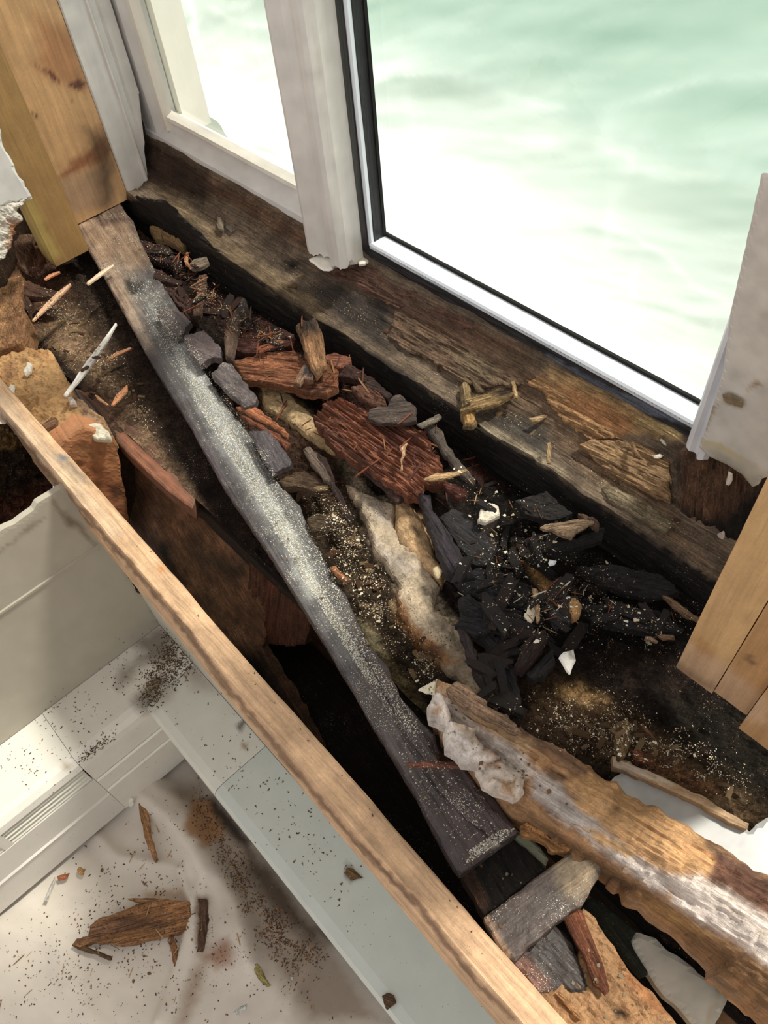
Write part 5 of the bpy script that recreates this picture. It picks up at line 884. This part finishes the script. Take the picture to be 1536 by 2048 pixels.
 ('paint_flake', 'tan square scrap on the foam below the curved log', c8((1060, 345), (1090, 335), (1120, 360), (1098, 398), (1080, 395)), -.02, .004, None, dict(base=(190, 168, 128), relief=0, mat=M_flake, cell=.002)),
 ('paint_flake', 'white bent flake on the dark post foot', c5((1310, 690), (1322, 630), (1340, 640), (1345, 670), (1325, 702)), 0, .003, None, dict(base=(222, 210, 196), relief=0, mat=M_flake, cell=.002, plane=((-.25, .788, .07), (0, -1, .05)))),
 ('paint_flake', 'white crumb low on the dark post foot', c5((1278, 950), (1300, 930), (1312, 960), (1300, 978), (1280, 965)), 0, .004, None, dict(base=(214, 196, 180), relief=0, mat=M_plaster, cell=.002, plane=((-.25, .788, .07), (0, -1, .05)))),
 ('paint_flake', 'pale flake on the sill left of the dark post foot', c5((945, 540), (985, 522), (1002, 532), (985, 552), (955, 552)), .055, .003, None, dict(base=(196, 186, 172), relief=0, mat=M_flake, cell=.002)),
 ('paint_flake', 'folded white flake under the right pane corner', c5((985, 450), (1000, 440), (1020, 470), (1015, 485), (1000, 475)), .07, .003, None, dict(base=(206, 196, 180), relief=0, mat=M_flake, cell=.002)),
 ('wood_strip', 'upright tan stub of wood above the white painted board', c6((762, 620), (810, 600), (840, 625), (830, 700), (822, 780), (790, 800), (765, 790)), -.02, .02, c6((800, 610), (790, 795)), dict(base=(146, 118, 74), relief=.003)),
 ('wood_chunk', 'orange chip beside the tan stub', c6((845, 770), (880, 760), (950, 800), (960, 825), (900, 830), (855, 805)), -.05, .01, None, dict(base=(170, 96, 56), relief=.002)),
 ('wood_splinter', 'thin brown needle right of the tan stub', c6((888, 628), (900, 628), (968, 715), (962, 725), (905, 665)), -.04, .005, None, dict(base=(136, 92, 54), relief=.0005, cell=.002)),
 ('wood_chunk', 'tan oblong chip with split ends near the studs', c6((905, 178), (935, 175), (980, 205), (975, 220), (930, 200), (900, 200)), -.03, .008, None, dict(base=(170, 134, 106), relief=.002, cell=.002)),
 ('wood_chunk', 'frayed brown chip left of the stud corner', c6((968, 165), (1060, 172), (1068, 185), (1010, 195), (985, 190)), -.03, .008, None, dict(base=(150, 112, 82), relief=.002, cell=.002)),
 ('wood_splinter', 'orange splinter tucked under the dusty plank edge', c8((535, 345), (560, 330), (630, 395), (636, 412), (600, 400), (560, 370)), -.004, .01, None, dict(base=(176, 112, 64), relief=.001, cell=.002)),
 ('wood_chunk', 'dusty olive chunk beside the dusty plank', c8((415, 90), (470, 60), (530, 75), (540, 110), (500, 150), (440, 150)), -.01, .02, None, dict(base=(90, 70, 48), relief=.004)),
 # on the cloth
 ('wood_chunk', 'large split orange brown slab of wood on the drop cloth', cf((310, 1510), (330, 1485), (380, 1470), (390, 1430), (440, 1390), (520, 1370), (600, 1335), (700, 1315), (830, 1322), (836, 1448), (780, 1455), (740, 1468), (640, 1490), (520, 1515), (490, 1515), (480, 1500), (400, 1500), (350, 1520)), -.885, .028, cf((320, 1500), (836, 1380)), dict(base=(174, 120, 70), relief=.004, gx=6, gy=90, paints=[(cf((310, 1510), (380, 1430), (520, 1380), (640, 1400), (760, 1420), (740, 1440), (520, 1460), (380, 1500)), (120, 84, 60), 8, .8)])),
 ('wood_strip', 'long splinter strip on top of the slab on the cloth', cf((550, 1312), (600, 1305), (700, 1312), (740, 1318), (660, 1330), (600, 1330)), -.89, .012, None, dict(base=(176, 124, 74), relief=.001)),
 ('wood_strip', 'dark bent splinter at the left end of the slab on the cloth', cf((312, 1515), (340, 1500), (420, 1540), (485, 1560), (480, 1580), (400, 1550), (330, 1530)), -.895, .012, None, dict(base=(110, 80, 52), relief=.002)),
 ('wood_strip', 'tan splinter pointing down from the right end of the slab', cf((735, 1475), (755, 1465), (790, 1600), (812, 1735), (800, 1735), (765, 1610)), -.895, .01, None, dict(base=(160, 108, 66), relief=.001)),
 ('wood_strip', 'orange splinter leaning from under the left heater', cf((598, 870), (630, 868), (655, 960), (660, 1030), (692, 1140), (675, 1148), (640, 1060), (615, 960)), -.895, .01, None, dict(base=(188, 134, 82), relief=.001)),
 ('wood_strip', 'dark brown bark strip in the fold of the drop cloth', cf((868, 1310), (905, 1310), (912, 1400), (900, 1480), (885, 1542), (862, 1540), (872, 1440)), -.88, .01, None, dict(base=(104, 74, 52), relief=.002)),
 ('wood_chunk', 'small orange chip on the cloth near the heater', cf((248, 1215), (270, 1200), (298, 1202), (290, 1222), (255, 1232)), -.9, .006, None, dict(base=(188, 110, 66), relief=.001, cell=.002)),
 ('wood_chunk', 'small yellow tan chip beside the orange chip on the cloth', cf((332, 1180), (350, 1168), (368, 1180), (362, 1205), (345, 1208)), -.9, .006, None, dict(base=(206, 158, 90), relief=.001, cell=.002)),
 ('wood_splinter', 'thin white splinter on the cloth left of the chips', cf((190, 1318), (215, 1260), (238, 1215), (244, 1222), (225, 1270), (205, 1322)), -.9, .004, None, dict(base=(226, 220, 210), relief=0, cell=.002, rough=.0003)),
 ('wood_strip', 'yellow green torn strip on the cloth, right', cf((1100, 1605), (1125, 1595), (1160, 1650), (1195, 1690), (1170, 1700), (1130, 1660)), -.9, .006, None, dict(base=(176, 160, 90), relief=.001, cell=.002)),
 ('paint_flake', 'white torn paint flake at the bottom of the cloth', cf((1022, 1808), (1050, 1790), (1085, 1765), (1082, 1790), (1045, 1820)), -.9, .003, None, dict(base=(232, 230, 222), relief=0, cell=.002)),
 ('paint_flake', 'narrow white flake at the right of the cloth', cf((1274, 1650), (1284, 1648), (1286, 1700), (1276, 1700)), -.9, .003, None, dict(base=(230, 228, 220), relief=0, cell=.002)),
 ('wood_chunk', 'brown folded chip on the grey heater top near the cloth', c9((192, 1200), (230, 1185), (270, 1200), (285, 1240), (260, 1262), (225, 1298), (205, 1250)), -.58, .004, None, dict(base=(112, 80, 54), relief=.001, cell=.0025)),
 ('wood_chunk', 'yellowish brown chip on the grey heater top by the pine board', c9((-20, 410), (20, 415), (60, 455), (75, 480), (40, 480), (5, 490), (-25, 460)), -.58, .004, None, dict(base=(140, 104, 60), relief=.001, cell=.0025)),
]
for i_, (nm, lb, pl, z_, th_, gr, kw) in enumerate(pieces):
    kw = dict(kw); kw.setdefault('cell', .0021); cat = nm.replace('_', ' ')
    named(nm, lb, cat, pl, z=z_, th=th_, grain=gr, seed=100+i_*3, **kw)

# foam strip under the chunks
named('foam_strip', 'tan grey foam strip with dirt running down between plank and black chunks', 'foam',
      c8((600, -120), (680, -60), (760, -30), (860, 20), (860, 130), (920, 190), (1000, 240), (1040, 330), (1080, 420), (1080, 540), (1130, 600), (1210, 650), (1280, 760), (1330, 850), (1400, 1000), (1400, 1060), (1330, 1020), (1220, 930), (1120, 830), (1000, 740), (930, 640), (880, 540), (890, 430), (800, 300), (750, 250), (720, 130), (680, 20)), z=-.067, th=.03, grain=c8((700, 0), (1200, 800)), relief=.002, gx=10, gy=30, dome=.006, rim=.008, base=(190, 168, 140), mat=M_foam, seed=91, cell=.003, rough=.004, lumps=.004, var=.3,
      paints=[(c8((700, 0), (800, 20), (850, 140), (780, 120)), (150, 140, 132), 12, .7), (c8((880, 480), (960, 620), (1060, 720), (1190, 830), (1120, 860), (980, 760), (880, 600)), (176, 118, 56), 8, .9), (c8((760, 180), (860, 260), (980, 340), (900, 400), (800, 300)), (156, 146, 140), 12, .6), (c8((1040, 740), (1120, 740), (1100, 820), (1040, 800)), (70, 40, 24), 8, .8)])
named('foam_strip', 'tan foam ridge with brown crack right of the main foam strip', 'foam',
      c4((870, 1290), (930, 1275), (1000, 1370), (1060, 1480), (1080, 1580), (1130, 1640), (1110, 1700), (1040, 1640), (960, 1560), (880, 1500), (870, 1400)), z=-.062, th=.03, relief=.002, gx=10, gy=30, dome=.008, rim=.008, base=(200, 160, 112), mat=M_foam, seed=92, cell=.003, lumps=.005)
named('foam_strip', 'upper tan foam patch beneath the rust orange slab', 'foam',
      c4((180, 690), (280, 675), (340, 740), (440, 830), (540, 930), (580, 1010), (560, 1030), (450, 970), (330, 880), (200, 800)), z=-.070, th=.03, relief=.002, dome=.006, rim=.008, base=(206, 172, 122), mat=M_foam, seed=93, cell=.003, lumps=.005, gx=10, gy=30)

# ================================================================== SCATTER: black slabs, chips, flakes, crumbs, grit
bpy.context.view_layer.update()
def build_bvh():
    bpy.context.view_layer.update()
    Vs = []; Fs = []; off = 0
    for ob in bpy.data.objects:
        if ob.type != 'MESH' or ob.name.startswith(('pane', 'plastic_sheet')): continue
        me = ob.data; n = len(me.vertices); co = np.empty(n*3); me.vertices.foreach_get('co', co); co = co.reshape(-1, 3)
        Mx = np.array(ob.matrix_world); co = co@Mx[:3, :3].T+Mx[:3, 3]; Vs.append(co)
        Fs += [[v+off for v in p.vertices] for p in me.polygons]; off += n
    return BVHTree.FromPolygons(np.concatenate(Vs).tolist(), Fs)
BVH = build_bvh()
def seen(px, py):
    d = ray(px, py); h, n, _, _ = BVH.ray_cast(Vector(CAM), Vector(d)); return h, n
def randin(poly, k, clump=False):
    poly = np.array(poly, float); lo, hi = poly.min(0), poly.max(0); out = []
    if clump:      # blurred, patchy edge to the patch
        c0 = poly.mean(0); ctr = c0+(poly-c0)*1.18; lo, hi = ctr.min(0), ctr.max(0); tries = 0
        while len(out) < k and tries < 60:
            P = lo+(hi-lo)*rng.rand(k*3, 2); tries += 1; P = P[inside(P, ctr)]
            if not len(P): continue
            d = edgedist(P, ctr); sc_ = np.sqrt(np.prod(hi-lo))*.22
            pr = np.clip(d/sc_, 0, 1)**1.3*np.clip(.5+1.5*fbm(P[:, 0]/34, P[:, 1]/34, 77, 3), .03, 1)
            out += P[rng.rand(len(P)) < pr].tolist()
        return out[:k]
    while len(out) < k:
        P = lo+(hi-lo)*rng.rand(k*3, 2); out += P[inside(P, poly)].tolist()
    return out[:k]
# prototype crumbs
def proto_mesh(kind, seed, cols, mat):
    r = np.random.RandomState(seed); bm = bmesh.new()
    if kind == 'crumb': bmesh.ops.create_icosphere(bm, subdivisions=1, radius=.5)
    else: bmesh.ops.create_cube(bm, size=1)
    s = {'crumb': (1, .7, .5), 'chip': (1, .45, .16), 'needle': (1, .09, .07), 'shard': (1, .32, .22), 'flake': (1, .7, .08)}[kind]
    if kind != 'crumb': bmesh.ops.subdivide_edges(bm, edges=bm.edges[:], cuts=2, use_grid_fill=True)
    for v in bm.verts:
        c = v.co
        tp = 1.0
        if kind in ('chip', 'needle', 'shard'): tp = 1-.7*abs(c.x)*r.rand() if kind != 'needle' else 1-.8*abs(c.x)
        if kind == 'flake': c = Vector((c.x*(1-.6*abs(c.y)*r.rand()), c.y*(1-.7*abs(c.x)*r.rand())*(.6+.4*(c.x > 0)), c.z))
        v.co = Vector(((c.x+r.uniform(-.12, .12))*s[0], (c.y*tp+r.uniform(-.1, .1))*s[1], (c.z*tp+r.uniform(-.08, .08))*s[2]))
    me = bpy.data.meshes.new(kind); bm.to_mesh(me); bm.free()
    setcol(me, np.tile(lin(cols), (len(me.vertices), 1))); me.materials.append(mat); return me
pm = {}
for kd, mat, cols in (('needle', M_lumberdust, [(196, 160, 116), (226, 216, 196), (150, 108, 72), (120, 66, 44), (84, 48, 38)]), ('chip', M_rot, [(190, 158, 116), (150, 116, 84), (120, 82, 58)]), ('flake', M_flake, [(230, 222, 204), (206, 190, 160)]), ('shard', M_black, [(48, 42, 42), (60, 46, 42), (74, 46, 36)]), ('crumb', M_plaster, [(214, 196, 160), (170, 134, 92)])):
    pm[kd] = [proto_mesh(kd, 200+i*7+len(kd), c, mat) for i, c in enumerate(cols*2)]
def scatter(name, kind, label, cat, group, poly, k, s0, s1, pick=None, up=.6, zlim=(-1.2, .2)):
    n_ = 0
    for p in randin(poly, int(k*1.5), True):
        if n_ >= k: break
        h, nn = seen(*p)
        if h is None or not (zlim[0] < h.z < zlim[1]): continue
        if nn.z < 0: nn = -nn
        if nn.z < up: continue
        me = random.choice(pm[kind] if pick is None else [pm[kind][i] for i in pick])
        o = bpy.data.objects.new(name, me); COL.objects.link(o)
        s = random.uniform(s0, s1)*random.uniform(.6, 1.0)
        qd = nn.lerp(Vector((0, 0, 1)), .5).normalized().to_track_quat('Z', 'Y'); 
        o.rotation_mode = 'QUATERNION'; o.rotation_quaternion = qd@__import__('mathutils').Quaternion((0, 0, 1), random.uniform(0, 6.28))
        o.scale = (s, s, s); o.location = h+nn*s*.06
        tag(o, label, cat, group); n_ += 1
P_mid = c8((400, 0), (700, 0), (900, 500), (1160, 900), (1000, 950), (700, 640), (520, 330))
P_black = c5((-50, 600), (300, 700), (700, 1000), (1250, 1280), (1150, 1400), (1060, 1536), (300, 1536), (0, 1250))
P_low = c6((330, 560), (700, 560), (1100, 720), (1450, 1000), (1300, 1030), (1000, 880), (500, 780))
P_leftbed = q(0, 350, 3.72, [(200, 700), (500, 760), (900, 1300), (1200, 1900), (1000, 1900), (600, 1500), (200, 1100)])
P_top = q(0, 0, 2, [(540, 900), (700, 950), (900, 1150), (1150, 1300), (1100, 1400), (850, 1300), (620, 1100)])
P_plank = [(160, 440), (250, 430), (360, 640), (500, 880), (650, 1160), (860, 1480), (1000, 1660), (930, 1730), (700, 1350), (400, 860), (200, 520)]
P_ledge = q(0, 0, 1, [(330, 400), (460, 480), (760, 700), (1060, 890), (1400, 1110), (1380, 1050), (1150, 890), (900, 740), (650, 560), (430, 420)])
P_cloth = cf((0, 1450), (600, 900), (760, 780), (1500, 1861), (0, 1861))
scatter('wood_shard', 'shard', 'small black rotten wood shard lying among the black chunks, right of the curved log', 'wood shard', 'black shards right of the curved log', P_black, 44, .02, .07, pick=[0, 1, 3, 4], zlim=(-.2, .04))
scatter('wood_shard', 'shard', 'small black rotten wood shard in the dark patch by the foam strip', 'wood shard', 'black shards by the foam strip', c8((1150, 350), (1536, 350), (1536, 1100), (1300, 1000), (1150, 600)), 30, .02, .075, pick=[0, 1, 3, 4], zlim=(-.2, .04))
scatter('wood_shard', 'shard', 'small dark red wood shard in the debris near the plank top end', 'wood shard', 'red shards near the plank top end', P_top, 26, .02, .07, pick=[1, 2, 4, 5], zlim=(-.2, .04))
scatter('wood_chip', 'chip', 'small brown wood chip between the long plank and the foam strip', 'wood chip', 'chips between plank and foam', P_mid, 46, .008, .028, zlim=(-.2, .04))
BVH = build_bvh()
scatter('wood_splinter', 'needle', 'tiny pale splinter on the black debris, too small to tell apart', 'wood splinter', 'tiny splinters on the black debris', P_black, 60, .010, .028, zlim=(-.2, .06))
scatter('wood_splinter', 'needle', 'small dark red splinter strewn around the rust red slabs', 'wood splinter', 'red splinters around the rust red slabs', c4((0, 250), (400, 300), (900, 700), (1300, 1150), (1100, 1300), (600, 1100), (100, 700)), 90, .015, .05, pick=[3, 4, 8, 9, 2], zlim=(-.2, .06))
scatter('wood_splinter', 'needle', 'dark red splinter in the heap near the plank top end', 'wood splinter', 'red splinters near the plank top end', P_top, 60, .015, .05, pick=[3, 4, 8, 9, 2], zlim=(-.2, .06))
scatter('wood_chip', 'chip', 'small wood chip on the dirt above the plastered beam', 'wood chip', 'chips above the plastered beam', P_low, 50, .006, .022, zlim=(-.2, .06))
scatter('wood_chip', 'chip', 'small brown wood chip on the dusty ledge left of the plank', 'wood chip', 'chips left of the plank', P_leftbed, 50, .008, .026, zlim=(-.2, .04))
scatter('paint_flake', 'flake', 'tiny white paint flake on the black debris', 'paint flake', 'tiny flakes on the black debris', P_black, 80, .002, .009, zlim=(-.2, .06))
scatter('paint_flake', 'flake', 'tiny white paint flake on the dirt above the plastered beam', 'paint flake', 'tiny flakes above the plastered beam', P_low, 60, .002, .007, zlim=(-.2, .06))
scatter('paint_flake', 'flake', 'tiny pale flake between the long plank and the foam strip', 'paint flake', 'tiny flakes between plank and foam', P_mid, 70, .002, .008, zlim=(-.2, .06))
scatter('wood_crumb', 'crumb', 'tiny pale crumb on the long dark plank', 'wood crumb', 'crumbs on the long plank', P_plank, 85, .003, .008, zlim=(-.1, .06))
scatter('wood_crumb', 'crumb', 'tiny pale crumb in the debris near the plank top end', 'wood crumb', 'crumbs near the plank top end', P_top, 50, .004, .010, zlim=(-.2, .06))
scatter('wood_crumb', 'crumb', 'tiny pale crumb on the ledge left of the plank', 'wood crumb', 'crumbs on the ledge left of the plank', P_leftbed, 50, .004, .010, zlim=(-.2, .06))
scatter('wood_chip', 'chip', 'small wood chip on the dusty window sill ledge', 'wood chip', 'chips on the sill ledge', P_ledge, 60, .006, .026, zlim=(-.05, .1))
scatter('wood_crumb', 'crumb', 'small tan or white crumb stuck on the plaster of the rotten beam', 'crumb', 'crumbs on the plastered beam', c6((-200, 440), (0, 470), (180, 640), (360, 780), (500, 960), (700, 1150), (900, 1340), (700, 1300), (330, 1000), (60, 900), (-100, 720)), 40, .003, .008, zlim=(-.02, .15), up=.2)
scatter('wood_crumb', 'crumb', 'small orange crumb on the rotten plank at the bottom right corner', 'crumb', 'crumbs on the orange rotten plank', c9((1300, 1100), (1450, 900), (1600, 900), (1860, 1200), (2000, 1376), (1500, 1376)), 25, .003, .008, zlim=(-.2, .05), up=.2)
scatter('wood_crumb', 'crumb', 'tiny tan crumb on the drop cloth', 'wood crumb', 'crumbs on the drop cloth', P_cloth, 30, .004, .012, zlim=(-1, -.8))
scatter('wood_splinter', 'needle', 'tiny splinter on the drop cloth, too small to tell apart', 'wood splinter', 'tiny splinters on the drop cloth', P_cloth, 30, .012, .035, pick=[2, 5, 0], zlim=(-1, -.8))

# fine grit: uncountable
def grit(name, label, polys, cols, s0, s1, seed, zl):
    r = np.random.RandomState(seed); V = []; Fc = []; C = []
    for poly, k in polys:
        for p in randin(poly, k, name != 'wood_dust' or 'plank' not in label):
            h, nn = seen(*p)
            if h is None or not (zl[0] < h.z < zl[1]): continue
            s = r.uniform(s0, s1); b = len(V); c = cols[r.randint(len(cols))]
            R3 = np.linalg.qr(r.randn(3, 3))[0]
            for t in ((1, 1, 1), (1, -1, -1), (-1, 1, -1), (-1, -1, 1)):
                v = R3@np.array([t[0]*s*r.uniform(.5, 1.6), t[1]*s*.6, t[2]*s*.5]); V.append([h.x+v[0], h.y+v[1], h.z+v[2]*.6+s*.2]); C.append(lin(c))
            Fc += [[b, b+1, b+2], [b, b+3, b+1], [b, b+2, b+3], [b+1, b+3, b+2]]
    if not V: print('EMPTY GRIT', label, h); return
    o = mkobj(name, V, Fc, M_flake, None, np.array(C), False); tag(o, label, 'dust', kind='stuff')
core = [(250, 540), (300, 560), (420, 740), (520, 900), (610, 1040), (680, 1180), (760, 1330), (850, 1470), (960, 1620), (1030, 1640), (960, 1700), (900, 1600), (800, 1460), (680, 1280), (600, 1140), (500, 980), (400, 820), (300, 660)]
thin = [(300, 600), (420, 780), (560, 1010), (640, 1170), (760, 1370), (740, 1370), (620, 1180), (520, 1010), (400, 820)]
grit('wood_dust', 'fine pale sawdust strewn along the middle of the long dark plank', [(P_plank, 1600), ([p for p in core if p[1] < 1500], 7000), ([(930, 1730), (1000, 1685), (1035, 1655), (1000, 1660), (940, 1700)], 500), (thin, 7500)], [(214, 212, 204), (200, 192, 160), (230, 230, 230), (150, 136, 112)], .0004, .0011, 5, (-.1, .05))
grit('wood_dust', 'fine mixed crumbs and sawdust strewn over the rotten debris', [(P_mid, 3000), (P_black, 2000), (P_low, 1300), (c6((200, 480), (700, 420), (1300, 700), (1536, 1000), (1300, 1030), (1000, 900), (500, 800), (250, 640)), 1500), (P_top, 1800), (P_leftbed, 1800)], [(214, 196, 160), (190, 160, 116), (90, 60, 40), (230, 224, 210), (60, 40, 30)], .0004, .0013, 6, (-.2, .06))
grit('wood_dust', 'fine brown dust and crumbs scattered on the window sill ledge', [(P_ledge, 3600)], [(170, 146, 112), (196, 176, 140), (110, 84, 60)], .0005, .0014, 8, (-.05, .1))
grit('dirt_specks', 'dark dirt specks sprinkled on the heater tops', [(cf((0, 640), (640, 140), (760, 60), (960, 380), (1200, 700), (1530, 1100), (1530, 1500), (1100, 1060), (700, 540), (400, 800), (100, 1000)), 500), (cf((560, 440), (640, 240), (760, 90), (860, 300), (740, 440), (640, 500)), 1500), (cf((340, 690), (480, 560), (520, 540), (500, 620), (360, 720)), 200)], [(58, 44, 30), (90, 70, 46), (110, 80, 40)], .0006, .0026, 9, (-.65, -.5))
grit('dirt_specks', 'dark dirt specks strewn on the drop cloth', [(P_cloth, 900), (cf((880, 760), (1000, 1000), (1400, 1500), (1300, 1700), (1000, 1300), (860, 980)), 1800)], [(58, 44, 30), (90, 60, 40), (130, 90, 50)], .0006, .0028, 10, (-1, -.8))
grit('dirt_specks', 'brown crumbs resting on the top edge of the long pine board', [([(60, 800), (110, 850), (200, 960), (330, 1110), (480, 1290), (600, 1430), (900, 1780), (880, 1790), (560, 1440), (300, 1130), (100, 890)], 260)], [(80, 56, 36), (120, 90, 60)], .0006, .0018, 11, (-.05, .05))
for ob in bpy.data.objects:
    if ob.type == 'MESH' and ob.name.startswith('wall_'): ob['kind'] = 'structure'
print('objects', len(bpy.data.objects), 'verts', sum(len(m.vertices) for m in bpy.data.meshes))
